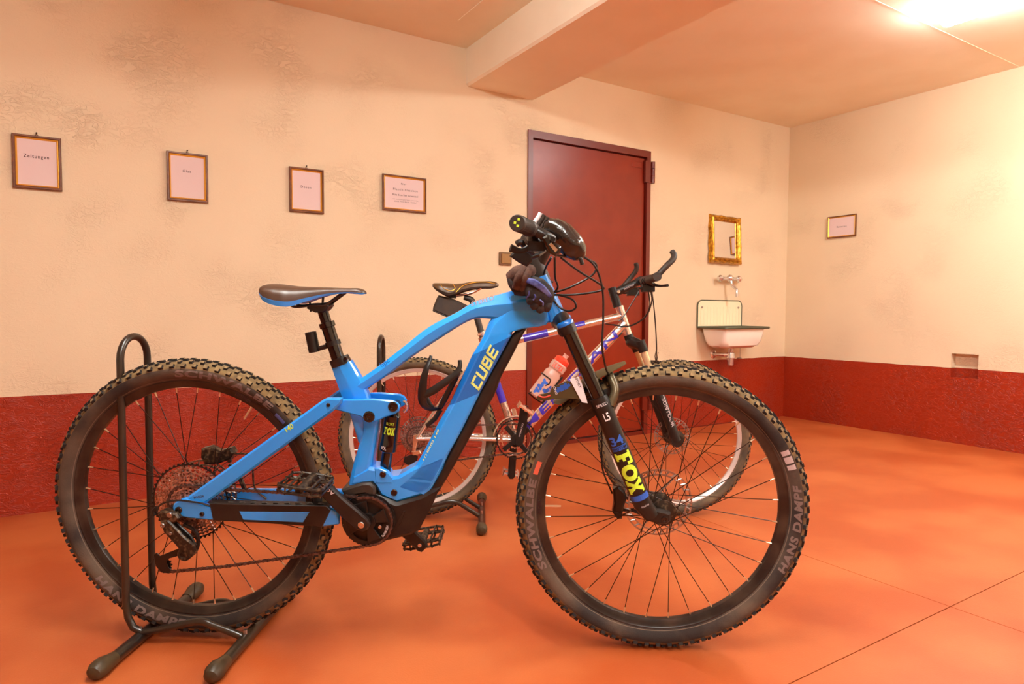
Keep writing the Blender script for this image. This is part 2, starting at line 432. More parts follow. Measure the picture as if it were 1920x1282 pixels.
# ceiling beam
bl, br_, bz = wl(874, 100).x, wl(1002, 150).x, wl(905, 168).z
mb = MB()
ch = 0.012
prof = [(bl, ZC + .01), (bl, bz + ch), (bl + ch, bz), (br_ - ch, bz), (br_, bz + ch), (br_, ZC + .01)]
mb.rings([[(x, y, z) for x, z in prof] for y in (Y0, YW)])
o = mb.build('trim_1', 'ceiling', smooth=False); o['kind'] = 'structure'
o['label'] = 'concrete ceiling beam painted like the ceiling'

# ---- door
def door():
    t = empty('door_1', Matrix.Translation((DX0, YW, 0))); tag(t, kind='structure')
    W = DX1 - DX0; f = 0.035
    mb = MB()
    for lo, hi in (((0, 0), (f, DZ1)), ((W - f, 0), (W, DZ1)), ((f, DZ1 - f - .01), (W - f, DZ1))):
        mb.box(((lo[0] + hi[0]) / 2, .045, (lo[1] + hi[1]) / 2), (hi[0] - lo[0], .11, hi[1] - lo[1]))
    mb.build('door_frame', 'doorframe', t, smooth=False)
    mb = MB(); mb.prism(rrect(f + .004, .03, W - f - .004, DZ1 - f - .014, .004, 2), .012, .055, .004)
    mb.build('door_leaf', 'door', t)
    MB().box((W / 2, .07, .012), (W, .14, .024)).build('door_sill', 'doorframe', t, smooth=False)
    # hinges, knuckles proud of the wall
    for z in (wl(1216, 323).z, 0.25):
        mb = MB(); mb.box((W - .028, -.004, z), (.05, .02, .15))
        for i in range(3): mb.cyl((W + .014, -.016, z - .075 + i * .05), (W + .014, -.016, z - .028 + i * .05), .015, n=12)
        mb.build('hinge', 'doorframe', t)
    mb = MB(); p = wl(1197, 308) - Vector((DX0, YW, 0))
    mb.prism(rrect(p.x - .05, p.z - .02, p.x + .05, p.z + .02, .004, 2), .008, .0125, .0015); mb.build('name_plate', 'door', t)
    # lever handle on the lock side
    mb = MB(); mb.prism(rrect(f + .03, .93, f + .07, 1.12, .015), .004, .012, .002)
    mb.tube([(f + .05, .01, 1.06), (f + .05, -.035, 1.06), (f + .06, -.045, 1.06), (f + .13, -.045, 1.06)], .008, 10)
    mb.build('door_handle', 'black', t)
door()

# ---- lamps
def lamp(x, y0, y1, label):
    t = empty('ceiling_lamp', Matrix.Translation((x, (y0 + y1) / 2, ZC)))
    tag(t, label, 'lamp', 'fluorescent ceiling lamps')
    L = y1 - y0; mb = MB()
    mb.rings([[(a, yy, b) for a, b in ((-.06, 0), (-.06, -.016), (.06, -.016), (.06, 0))] for yy in (-L / 2, L / 2)])
    mb.build('housing', 'lampcase', t, smooth=False)
    mb = MB(); mb.rings([[(a, yy, b) for a, b in [(-.066, -.016), (-.066, -.06)] + [(-.066 * math.cos(q), -.06 - .035 * math.sin(q)) for q in [PI * j / 10 for j in range(1, 10)]] + [(.066, -.06), (.066, -.016)]] for yy in (-L / 2 + .01, L / 2 - .01)])
    mb.build('diffuser', 'tube', t)
LP = onplane(1766, 42, (0, 0, 1), ZC - .07)
lamp(LP.x, LP.y - 1.3, LP.y, 'glaring fluorescent lamp on the ceiling near the right wall')
lamp(0.35, LP.y - 1.3, LP.y, 'fluorescent ceiling lamp above the bicycles, left of the beam')
lamp(LP.x, -1.5, -0.2, 'added unseen fill lamp behind the viewer, right of the beam')  # added lamp out of view, put in as soft fill for the room
lamp(0.35, -1.5, -0.2, 'added unseen fill lamp behind the viewer, left of the beam')  # second added lamp out of view, brightens the near side of the blue bike

# ---- framed notices
def notice(c, w, h, lines, axis, label, roll=0.0, hook=True, fw=0.011):
    """axis 'L' hangs on the left wall (facing -Y), 'R' on the right wall (facing -X)"""
    mtx = Matrix.Translation(c) @ (Matrix.Rotation(0, 4, 'Z') if axis == 'L' else Matrix.Rotation(-PI / 2, 4, 'Z')) @ Matrix.Rotation(roll, 4, 'Y')
    t = empty('framed_notice', mtx); tag(t, label, 'picture frame', 'framed notices on the walls')
    def ringf(i0, i1, prof, name, mt):
        mb = MB(); rr = []
        for (ins, y) in prof:
            rr.append([(-w / 2 + ins, y, -h / 2 + ins), (w / 2 - ins, y, -h / 2 + ins), (w / 2 - ins, y, h / 2 - ins), (-w / 2 + ins, y, h / 2 - ins)])
        mb.rings(rr, cap=False, closed=True); return mb.build(name, mt, t, smooth=False)
    ringf(0, 0, [(0, -.004), (0, -.014), (.002, -.018), (fw - .003, -.018), (fw, -.015), (fw, -.004)], 'frame', 'framewood')
    ringf(0, 0, [(fw, -.004), (fw, -.015), (fw + .001, -.0155), (fw + .006, -.009), (fw + .006, -.004)], 'gilt_slip', 'goldslip')
    q = fw + .004
    MB().box((0, -.006, 0), (w - 2 * q, .004, h - 2 * q)).build('paper', 'paper', t, smooth=False)
    MB().box((0, -.002, 0), (w - .004, .003, h - .004)).build('backing', 'framewood', t, smooth=False)
    for (body, cx, cz, ww, hh, bold) in lines:
        mb = MB(); x0 = (cx - ww / 2) * w; z0 = cz * h
        text_map(mb, body, lambda x, y: (x0 + x * ww * w, -.0085, z0 + y * hh * h), bold, 0, 1.25)
        mb.build('lettering', 'ink', t, smooth=False)
    if hook:
        mb = MB(); mb.tube([(-.006, -.004, h / 2), (0, -.006, h / 2 + .008), (.006, -.004, h / 2)], .0012, 6); mb.cyl((0, 0, h / 2 + .009), (0, -.012, h / 2 + .011), .002, n=8); mb.ball((0, -.013, h / 2 + .011), .0035, 8)
        mb.build('hook', 'bolt', t)
def wc(ps):
    P = [wl(*p) for p in ps]; c = sum(P, Vector()) / 4
    return c, ((P[1] - P[0]).length + (P[2] - P[3]).length) / 2, ((P[3] - P[0]).length + (P[2] - P[1]).length) / 2
for ps, lines, lab in (
    ([(22, 249), (115, 262), (117, 359), (25, 352)], [('Zeitungen', -.02, .06, .52, .085, .012)], 'gilt-edged brown frame with the notice Zeitungen, leftmost on the wall'),
    ([(311, 283), (388, 292), (391, 381), (314, 376)], [('Glas', -.02, .1, .2, .05, .004)], 'gilt-edged brown frame with the notice Glas, second from the left'),
    ([(541, 312), (606, 320), (606, 401), (542, 397)], [('Dosen', -.02, .05, .3, .055, .004)], 'brown frame with the notice Dosen, third from the left'),
    ([(715, 327), (797, 334), (798, 399), (717, 395)], [('Nur', -.02, .25, .12, .05, 0), ('Plastik-Flaschen', .02, .08, .56, .06, 0), ('Bitte diese Box verwenden!', .02, -.07, .58, .055, .012), ('und zusammengedrückt einwerfen,', .02, -.19, .6, .04, 0), ('damit Platz bleibt. Danke!', .02, -.245, .5, .04, 0)], 'landscape brown frame with a five-line notice about plastic bottles, beside the door')):
    c, ww, hh = wc(ps); notice(c, ww, hh, lines, 'L', lab, hook=not lab.startswith('land'), fw=.011 if not lab.startswith('land') else .009)
P = [wr(*p) for p in ((1553, 407), (1607, 401), (1606, 443), (1553, 447))]
notice(sum(P, Vector()) / 4, (P[0] - P[1]).length * 1.0, (P[0] - P[3]).length, [('Batterien', 0, -.04, .34, .08, .002)], 'R', 'small landscape frame alone on the right-hand wall', hook=False, fw=.008)

# ---- mirror, tap, sink, switch
def washplace():
    P = [wl(1329, 403), wl(1386, 407), wl(1382, 496), wl(1327, 494)]
    c = sum(P, Vector()) / 4; w = (P[1] - P[0]).length; h = (P[3] - P[0]).length
    t = empty('wall_mirror', Matrix.Translation(c) @ Matrix.Rotation(0.018, 4, 'Y') @ Matrix.Rotation(math.radians(-3.2), 4, 'X')); tag(t, 'small mirror in a carved gilt frame above the tap', 'mirror')
    fw = .045; mb = MB(); rr = []
    for ins, y in ((0, -.004), (0, -.022), (.008, -.034), (.02, -.03), (.026, -.038), (.034, -.034), (fw, -.018), (fw, -.004)):
        ring = []
        cor = [(-w / 2 + ins, -h / 2 + ins), (w / 2 - ins, -h / 2 + ins), (w / 2 - ins, h / 2 - ins), (-w / 2 + ins, h / 2 - ins)]
        for i in range(4):
            a, b = cor[i], cor[(i + 1) % 4]
            for j in range(8):
                q = j / 8; wob = .004 * math.sin(j * 2.4 + i) if ins < .01 else 0
                nx, nz = ((0, -1), (1, 0), (0, 1), (-1, 0))[i]
                ring.append((lerp(a[0], b[0], q) + nx * wob, y, lerp(a[1], b[1], q) + nz * wob))
        rr.append(ring)
    mb.rings(rr, cap=False, closed=True); mb.build('frame', 'gold', t)
    MB().box((0, -.012, 0), (w - 2 * fw + .008, .004, h - 2 * fw + .008)).build('glass', 'mirror', t, smooth=False)
    MB().box((0, -.006, 0), (w - .05, .004, h - .05)).build('backing', 'framewood', t, smooth=False)
    # tap
    c = wl(1358, 523); t = empty('wall_tap', Matrix.Translation(c)); tag(t, 'chrome two-handle wall tap above the enamel sink', 'tap')
    mb = MB(); mb.tube([(-.075, -.05, 0), (.075, -.05, 0)], .014, 12); mb.ball((0, -.055, .004), .028, 14)
    for sx in (-1, 1):
        mb.lathe((sx * .05, 0, 0), (0, -1, 0), [(.024, 0), (.024, .004), (.012, .014), (.012, .05), (0.001, .05)], 16)
    mb.build('body', 'chrome', t)
    for sx in (-1, 1):
        mb = MB(); mb.lathe((sx * .075, -.05, 0), (sx, 0, 0), [(.001, 0), (.012, .0), (.012, .012), (.022, .016), (.027, .028), (.024, .04), (.012, .05 if sx < 0 else .06), (.001, .052 if sx < 0 else .066)], 8)
        mb.build('handle', 'chrome', t, angle=20)
    mb = MB(); mb.tube([(0, -.06, -.01), (0, -.075, -.05), (0, -.1, -.07), (-.004, -.12, -.085), (-.006, -.125, -.115), (-.006, -.125, -.14)], [.012, .012, .011, .011, .012, .012], 12, k=4)
    mb.build('spout', 'chrome', t)
    # sink
    A = wl(1306, 562); B = wl(1389, 562); zr = wl(1347, 612).z
    cx = (A.x + B.x) / 2; w = B.x - A.x; zt = A.z
    front = onplane(1445, 613, (1, 0, 0), B.x); d = YW - front.y
    t = empty('wash_basin', Matrix.Translation((cx, YW, zr))); tag(t, 'old white enamel wash basin with dark rim and ribbed splashback on the wall', 'sink')
    hb = zt - zr
    def arch(i):
        return [(-w / 2 + i, 0)] + [(x, z) for x, z in [(-w / 2 + .045 + (.045 - i) * math.cos(q), hb - .045 + (.045 - i) * math.sin(q)) for q in [PI - PI / 2 * j / 6 for j in range(7)]]] + [(w / 2 - .045 + (.045 - i) * math.cos(q), hb - .045 + (.045 - i) * math.sin(q)) for q in [PI / 2 - PI / 2 * j / 6 for j in range(7)]] + [(w / 2 - i, 0)]
    mb = MB(); mb.prism(arch(.003), -.012, -.002, .002); sb = mb.build('splashback', 'enamelcream', t)
    mb = MB(); mb.tube([(x, -.011, z) for x, z in arch(.002)], .0045, 8); mb.build('splash_edge', 'sinkrim', sb)
    n = 13
    for i in range(n):
        x = -w / 2 + .035 + (w - .07) * i / (n - 1)
        MB().tube([(x, -.0115, .015), (x, -.0115, hb - .05)], .0035, 6).build('rib', 'enamelcream', sb)
    for sx in (-1, 1): MB().cyl((sx * (w / 2 - .045), -.012, hb - .055), (sx * (w / 2 - .045), -.019, hb - .055), .008, n=10).build('bolt', 'steel', sb)
    # rim and bowl
    def plan(i, z, r): return [(x, y - d / 2, z) for x, y in [(p[0], p[1]) for p in rrect(-w / 2 + i, -d / 2 + i, w / 2 - i, d / 2 - i, r)]]
    mb = MB(); mb.rings([plan(0, -.012, .02), plan(-.004, -.006, .022), plan(0, .004, .02), plan(.02, .006, .02), plan(.028, -.004, .02), plan(.026, -.012, .02)], cap=False, closed=True)
    mb.build('rim', 'sinkrim', t)
    D = wl(1360, 650)  # lower bowl depth from the front face
    bd = .155
    mb = MB(); mb.rings([plan(.024, -.01, .03), plan(.028, -.06, .04), plan(.034, -bd + .05, .05), plan(.045, -bd + .018, .06), plan(.075, -bd, .06)], cap=True)
    mb.rings([plan(.03, -.004, .03), plan(.04, -bd + .05, .05), plan(.085, -bd + .012, .06)], cap=False)
    # remove the top cap of the outer shell
    ncap = [i for i, f in enumerate(mb.f) if len(f) > 4 and all(abs(mb.v[k][2] + .01) < 1e-6 for k in f)]
    for i in reversed(ncap): del mb.f[i]; del mb.m[i]
    mb.add(plan(.085, -bd + .012, .06), [tuple(range(24))])
    mb.build('bowl', 'enamel', t)
    # waste trap
    mb = MB(); yy = -d * .42
    mb.lathe((0, yy, -bd), (0, 0, -1), [(.001, -.004), (.03, -.002), (.03, .006), (.02, .01), (.02, .035), (.028, .04), (.034, .075), (.034, .082), (.024, .086), (.024, .135), (.001, .137)], 20)
    mb.tube([(0, yy, -bd - .055), (-.05, yy + .02, -bd - .055), (-.06, yy + .08, -bd - .055), (-.06, 0, -bd - .055)], .014, 12)
    mb.lathe((-.06, 0, -bd - .055), (0, -1, 0), [(.035, 0), (.035, .004), (.016, .012)], 16)
    mb.build('waste_trap', 'chrome', t)
    mb = MB(); mb.tube([(w * .3, -d * .3, -bd + .012), (w * .3, -d * .3, -bd - .085)], .002, 5); mb.ball((w * .3 - .008, -d * .3, -bd - .09), .016, 8, sc=(1.8, 1, .5))
    mb.build('plug_chain', 'steel', t)
    # switch
    A = wl(935, 472); B = wl(958, 498)
    c = (A + B) / 2; s = (B.x - A.x) / 2
    t = empty('light_switch', Matrix.Translation(c)); tag(t, 'square brown rocker light switch on the wall left of the door', 'light switch')
    hh = (A.z - B.z) / 2
    MB().prism(rrect(-s, -hh, s, hh, .006, 3), -.012, .0, .003).build('cover_plate', 'switchframe', t)
    MB().prism(rrect(-s * .72, -hh * .72, s * .72, hh * .72, .003, 2), -.018, -.008, .002).build('rocker', 'switch', t)
washplace()

# ================================================================== BICYCLE HELPERS
class Frm:
    """a bicycle's own axes: u forward, y to its left, w up; n = offset towards its right-hand side"""
    def __init__(s, x, y, yaw, lean, L, dz):
        F = Vector((math.cos(yaw), math.sin(yaw), 0)); N = Vector((math.sin(yaw), -math.cos(yaw), 0)); Z = Vector((0, 0, 1))
        U = Z * math.cos(lean) + N * math.sin(lean); s.N = N * math.cos(lean) - Z * math.sin(lean)
        pa = -dz / L; s.F = F * math.cos(pa) + U * math.sin(pa); s.U = U * math.cos(pa) - F * math.sin(pa)
        s.O = Vector((x, y, dz)); s.L = L
        m = Matrix.Identity(4)
        for i in range(3): m[i][0] = s.F[i]; m[i][1] = -s.N[i]; m[i][2] = s.U[i]; m[i][3] = s.O[i]
        s.M = m
    def at(s, px, py, n=0.0):
        P = onplane(px, py, s.N, s.N.dot(s.O) + n); q = P - s.O
        return Vector((q.dot(s.F), -n, q.dot(s.U)))
    def uw(s, px, py, n=0.0):
        p = s.at(px, py, n); return (p.x, p.z)
    def scale(s, px, py, n=0.0):
        return (s.at(px + 1, py, n) - s.at(px, py, n)).length
def sgnpow(x, e): return math.copysign(abs(x) ** e, x)
def loft(mb, fr, pairs, hw, n0=0.0, e=2.6, k=4, seg=20, mi=0, mis=None, cap=True, sec=None):
    A = catmull([fr.at(*p[0], n0) for p in pairs], k); B = catmull([fr.at(*p[1], n0) for p in pairs], k)
    if isinstance(hw, (int, float)): hw = [hw] * len(pairs)
    H = interp_list(hw, k); rr = []
    for a, b, h in zip(A, B, H):
        c = (a + b) / 2; d = (a - b) / 2
        if sec:
            full = [(x, -y) for x, y in sec] + [(x, y) for x, y in reversed(sec)]
            rr.append([c + d * x + Vector((0, h * y, 0)) for x, y in full]); continue
        rr.append([c + d * sgnpow(math.cos(q), 2 / e) + Vector((0, h, 0)) * sgnpow(math.sin(q), 2 / e) for q in [2 * PI * j / seg for j in range(seg)]])
    ms = None
    if mis:
        ms = []
        for i in mis: ms += [i] * k
    mb.rings(rr, cap, False, mi, ms)
def plate(mb, fr, px, n_near, n_far, bev=0.002, mi=0, smooth=0):
    """outline given on the near face"""
    P = [fr.uw(x, y, n_near) for x, y in px]
    if smooth: P = [(v.x, v.y) for v in catmull([Vector((a, b)) for a, b in P], smooth, True)]
    mb.prism(P, -n_near, -n_far, bev, mi)
    return P
def plate_m(mb, P, n_near, n_far, bev=0.002, mi=0):
    mb.prism(P, n_near, n_far, bev, mi)   # same outline on the other side
def text_flat(mb, fr, body, pa, pb, n, hscale=1.0, bold=0.0, shear=0.0, space=1.0, mi=0):
    a = Vector(fr.uw(*pa, n)); b = Vector(fr.uw(*pb, n)); d = b - a; up = Vector((-d.y, d.x))
    asp = text_geo(body, bold, shear, space)[2]
    text_map(mb, body, lambda x, y: (a.x + d.x * x + up.x * y / asp * hscale, -n, a.y + d.y * x + up.y * y / asp * hscale), bold, shear, space, mi)
def text_cyl(mb, body, A, B, r, s0, s1, width, mode='down', bold=0.0, eps=.0006, mi=0, off=0.0):
    """lettering wrapped on a leg A->B (near side -y). mode down: reads along the leg, tops to the front; up: reads across"""
    A = Vector(A); B = Vector(B); ax = (B - A).normalized(); L = (B - A).length
    ny = Vector((0, -1, 0)); ny = (ny - ax * ny.dot(ax)).normalized(); sd = Vector((ax.z * -1, 0, ax.x)); sd = (sd - ax * sd.dot(ax)).normalized()
    if sd.x < 0: sd = -sd
    def f(x, y):
        if mode == 'down': s = lerp(s0, s1, x); t = (y - .5) * width
        else: s = lerp(s1, s0, y); t = (x - .5) * width
        q = t / r + off
        return A + ax * (s * L) + (ny * math.cos(q) + sd * math.sin(q)) * (r + eps)
    text_map(mb, body, f, bold, 0, 1.0, mi)
def band_cyl(mb, A, B, r, s0, s1, q0, q1, eps=.0005, mi=0, n=10):
    A = Vector(A); B = Vector(B); ax = (B - A).normalized(); L = (B - A).length
    ny = Vector((0, -1, 0)); ny = (ny - ax * ny.dot(ax)).normalized(); sd = Vector((-ax.z, 0, ax.x)); sd = (sd - ax * sd.dot(ax)).normalized()
    if sd.x < 0: sd = -sd
    vs = []; fs = []
    for i in range(n + 1):
        q = lerp(q0, q1, i / n)
        for s in (s0, s1): vs.append(A + ax * (s * L) + (ny * math.cos(q) + sd * math.sin(q)) * (r + eps))
    for i in range(n): fs.append((2 * i, 2 * i + 1, 2 * i + 3, 2 * i + 2))
    mb.add(vs, fs, mi)

def wheel(parent, name, u, w, R, rr, tw, rimw, rimd, spec):
    """R outer radius with knobs, rr rim edge radius, tw tyre half width, rimw rim half width"""
    rim = MB()
    rim.lathe((0, 0, 0), (0, 1, 0), [(rr, rimw), (rr - .004, rimw), (rr - .007, rimw - .0025), (rr - rimd * .6, rimw - .004), (rr - rimd, rimw * .45), (rr - rimd - .0015, 0), (rr - rimd, -rimw * .45), (rr - rimd * .6, -rimw + .004), (rr - .007, -rimw + .0025), (rr - .004, -rimw), (rr, -rimw), (rr - .006, -rimw + .003), (rr - .008, 0), (rr - .006, rimw - .003)], 96, closed=True)
    W = rim.build(name, spec.get('rim', 'rimblack'), parent); W.location = (u, 0, w)
    # tyre
    kh = spec.get('kh', .0052); Rc = R - kh; H = Rc - rr
    half = [(rr - .003, rimw - .001), (rr + .035 * H, rimw + .0015), (rr + .06 * H, rimw + .003), (rr + .16 * H, lerp(rimw, tw, .62)), (rr + .3 * H, tw * .93), (rr + .46 * H, tw), (rr + .62 * H, tw * .96), (rr + .76 * H, tw * .82), (rr + .89 * H, tw * .56), (rr + .97 * H, tw * .27), (Rc, 0)]
    prof = half + [(r, -y) for r, y in reversed(half[:-1])]
    mis = []
    for i in range(len(prof) - 1): mis.append(1 if 6 <= i <= len(prof) - 8 else (2 if i in (1, len(prof) - 3) else 0))
    ty = MB(); ty.lathe((0, 0, 0), (0, 1, 0), prof, 120, mis=mis)
    ty.build('tyre', [spec.get('rubber', 'rubber'), 'tread', 'beadline'], W, angle=60)
    def side_y(r):
        for (r0, y0), (r1, y1) in zip(half, half[1:]):
            if r0 <= r <= r1: return lerp(y0, y1, (r - r0) / (r1 - r0))
        return 0
    # tread knobs
    kb = MB(); N = spec.get('knobs', 76)
    def knob(th, y, r, tilt, sx, sy, h):
        # box on the casing, tilted sideways by tilt
        e_r = Vector((math.cos(th), 0, math.sin(th))); e_t = Vector((-math.sin(th), 0, math.cos(th))); e_y = Vector((0, 1, 0))
        nn = e_r * math.cos(tilt) + e_y * math.sin(tilt); ss = e_y * math.cos(tilt) - e_r * math.sin(tilt)
        c = e_r * r + e_y * y; vs = []
        for z, kk in ((-.002, 1.15), (h, .92)):
            for a, b in ((-1, -1), (1, -1), (1, 1), (-1, 1)): vs.append(c + nn * z + e_t * (a * sx / 2 * kk) + ss * (b * sy / 2 * kk))
        kb.add(vs, [(4, 5, 6, 7)], 1); kb.add(vs, [(0, 1, 5, 4), (1, 2, 6, 5), (2, 3, 7, 6), (3, 0, 4, 7)], 0)
    for i in range(N):
        th = 2 * PI * i / N
        for sg in (-1, 1):
            t2 = th + (PI / N if sg > 0 else 0)
            j = random.uniform(-.0006, .0006)
            knob(t2, sg * tw * .84, rr + .745 * H, sg * .80, .0105, .0095, kh + .0008 + j)
            knob(t2 + PI / N, sg * tw * .48, rr + .915 * H, sg * .38, .0085, .009, kh + j)
            if i % 2 == 0 or True: knob(t2 + .3 * PI / N, sg * tw * .16, Rc - .0002, sg * .08, .011, .008, kh)
    o = kb.build('tread_knobs', ['knobside', 'dust'], W, smooth=False); o['kind'] = 'stuff'
    # hub
    hb = MB(); fn, ff = spec['flange']; fr_ = spec.get('fr', .029); hx = spec['hubhalf']
    hb.lathe((0, 0, 0), (0, 1, 0), [(.001, -hx), (.011, -hx), (.011, -fn - .008), (.018, -fn - .006), (fr_ + .004, -fn - .002), (fr_ + .004, -fn + .002), (.016, -fn + .008), (.014, 0), (.016, ff - .008), (fr_ + .004, ff - .002), (fr_ + .004, ff + .002), (.018, ff + .006), (.011, ff + .008), (.011, hx), (.001, hx)], 24)
    hb.build('hub', spec.get('hub', 'derail'), W)
    # spokes, two per flange direction, sharing four meshes
    NS = spec.get('spokes', 32); ri = rr - rimd; meshes = []
    for (yh, dr) in ((-fn, 1), (ff, 1), (-fn, -1), (ff, -1)):
        mb = MB(); q = dr * spec.get('cross', 1.36)
        p0 = Vector((fr_ * math.cos(q), yh, fr_ * math.sin(q))); p1 = Vector((ri - .0005, 0, 0)); dd = (p1 - p0).normalized()
        mb.tube([p0, p1 - dd * .012], spec.get('sr', .00115), 5); mb.tube([p1 - dd * .014, p1 - dd * .003, p1 + dd * .001], [.0017, .0022, .0032], 6, mi=1)
        o = mb.build('spoke', [spec.get('spoke', 'spoke'), 'brass'], W); meshes.append(o.data); bpy.data.objects.remove(o)
    for i in range(NS):
        th = spec.get('phase', 0) + 2 * PI * i / NS
        o = bpy.data.objects.new('spoke', meshes[i % 4]); COL.objects.link(o); o.parent = W; o.rotation_euler = (0, -th, 0)
    # brake rotor on the left side
    if spec.get('rotor'):
        r0 = spec['rotor']; yb = spec['rotory']; mb = MB()
        for (ra, rb) in ((r0, r0 - .0045), (r0 - .0125, r0 - .017)):
            mb.lathe((0, yb, 0), (0, 1, 0), [(ra, -.0009), (ra, .0009), (rb, .0009), (rb, -.0009)], 72, closed=True)
        for i in range(30):
            q = 2 * PI * i / 30
            mb.tube([((r0 - .002) * math.cos(q), yb, (r0 - .002) * math.sin(q)), ((r0 - .015) * math.cos(q + .07), yb, (r0 - .015) * math.sin(q + .07))], .0022, 4)
        for i in range(6):
            q = 2 * PI * i / 6
            mb.tube([((r0 - .015) * math.cos(q), yb, (r0 - .015) * math.sin(q)), (.022 * math.cos(q + .5), yb, .022 * math.sin(q + .5))], .003, 4)
        mb.lathe((0, yb, 0), (0, 1, 0), [(.03, -.001), (.03, .001), (.016, .001), (.016, -.001)], 24, closed=True)
        mb.build('brake_rotor', 'steel', W)
    # lettering on the near sidewall
    def side_text(body, ca, span, ra, rb, outward, mt, bold=.045, shear=.12):
        mb = MB()
        def f(x, y):
            if outward: th = ca + span / 2 - span * x; r = lerp(ra, rb, y)
            else: th = ca - span / 2 + span * x; r = lerp(rb, ra, y)
            return (r * math.cos(th), -(side_y(r) + .0008), r * math.sin(th))
        text_map(mb, body, f, bold, shear, 1.12); mb.build('lettering', mt, W, smooth=False)
    for a in spec.get('texts', []): side_text(*a)
    def patch(ca, span, ra, rb, mt, name, lift=.0007):
        mb = MB(); vs = []; fs = []; n = 10; kk = 4
        for i in range(n + 1):
            th = ca - span / 2 + span * i / n
            for j in range(kk + 1):
                r = lerp(ra, rb, j / kk)
                yy = side_y(r) if r > rr - .003 else lerp(rimw * .45, rimw - .003, max(0, min(1, (r - (rr - rimd)) / (rimd * .7))))
                vs.append((r * math.cos(th), -(yy + lift), r * math.sin(th)))
        for i in range(n):
            for j in range(kk): a = i * (kk + 1) + j; fs.append((a, a + kk + 1, a + kk + 2, a + 1))
        mb.add(vs, fs); mb.build(name, mt, W, smooth=False)
    for a in spec.get('patches', []): patch(*a)
    if 'valve' in spec:
        q = spec['valve']; mb = MB(); ri_ = rr - rimd
        mb.tube([(ri_ * math.cos(q), 0, ri_ * math.sin(q)), ((ri_ - .03) * math.cos(q), 0, (ri_ - .03) * math.sin(q)), ((ri_ - .042) * math.cos(q), 0, (ri_ - .042) * math.sin(q))], [.003, .003, .0024], 8)
        mb.build('valve', 'brass', W)
    return W
def sprocket(r, teeth, th, y, hole=.35, spokes=0, tooth=.004):
    """toothed disc in the x-z plane at y"""
    mb = MB(); pts = []
    for i in range(teeth):
        q = 2 * PI * i / teeth; dq = 2 * PI / teeth
        for f, rr in ((-.32, r - tooth), (-.12, r), (.12, r), (.32, r - tooth)): pts.append((rr * math.cos(q + f * dq), rr * math.sin(q + f * dq)))
    n = len(pts); ri = r - hole if hole < .03 else r * hole
    rin = [(ri * math.cos(math.atan2(p[1], p[0])), ri * math.sin(math.atan2(p[1], p[0]))) for p in pts]
    mb.rings([[(p[0], y - th / 2, p[1]) for p in rin], [(p[0], y - th / 2, p[1]) for p in pts], [(p[0], y + th / 2, p[1]) for p in pts], [(p[0], y + th / 2, p[1]) for p in rin]], cap=False, closed=True)
    return mb
def chain_mesh(path, pitch=.0127):
    """alternating inner and outer link plates along a 3-D path"""
    P = [Vector(p) for p in path]; mb = MB(); acc = [0]
    for a, b in zip(P, P[1:]): acc.append(acc[-1] + (b - a).length)
    def at(s):
        for i in range(len(P) - 1):
            if s <= acc[i + 1]:
                return P[i].lerp(P[i + 1], (s - acc[i]) / max(1e-9, acc[i + 1] - acc[i]))
        return P[-1]
    n = int(acc[-1] / pitch)
    for i in range(n):
        a = at(i * pitch); b = at((i + 1) * pitch); d = (b - a).normalized(); h = Vector((0, 1, 0)).cross(d).normalized()
        off = .0036 if i % 2 else .0024; e = .0036
        for sg in (-1, 1):
            y = Vector((0, sg * off, 0)); t = Vector((0, .0006, 0)); c = (a + b) / 2; vs = []
            prof = [(-pitch / 2 - e * .7, 0), (-pitch / 2, -e), (0, -e * .62), (pitch / 2, -e), (pitch / 2 + e * .7, 0), (pitch / 2, e), (0, e * .62), (-pitch / 2, e)]
            mb.rings([[c + y + t * s_ + d * x + h * z for x, z in prof] for s_ in (-1, 1)])
        mb.cyl(a - Vector((0, .004, 0)), a + Vector((0, .004, 0)), .0033, n=6)
    return mb
def copy_mesh(o, parent, name=None):
    c = bpy.data.objects.new(name or o.name.split('.')[0], o.data); COL.objects.link(c); c.parent = parent; return c
def bolts(lst, name, mt, parent):
    for p, r, h in lst:
        mb = MB(); bolt(mb, p, r, h); mb.build(name, mt, parent)
def bolt(mb, p, r, h=.004, mi=0):
    p = Vector(p); mb.lathe(p, (0, -1, 0), [(r, -.003), (r, h * .6), (r * .85, h), (r * .55, h), (r * .5, h * .2), (.0005, h * .2)], 14, mi=mi)

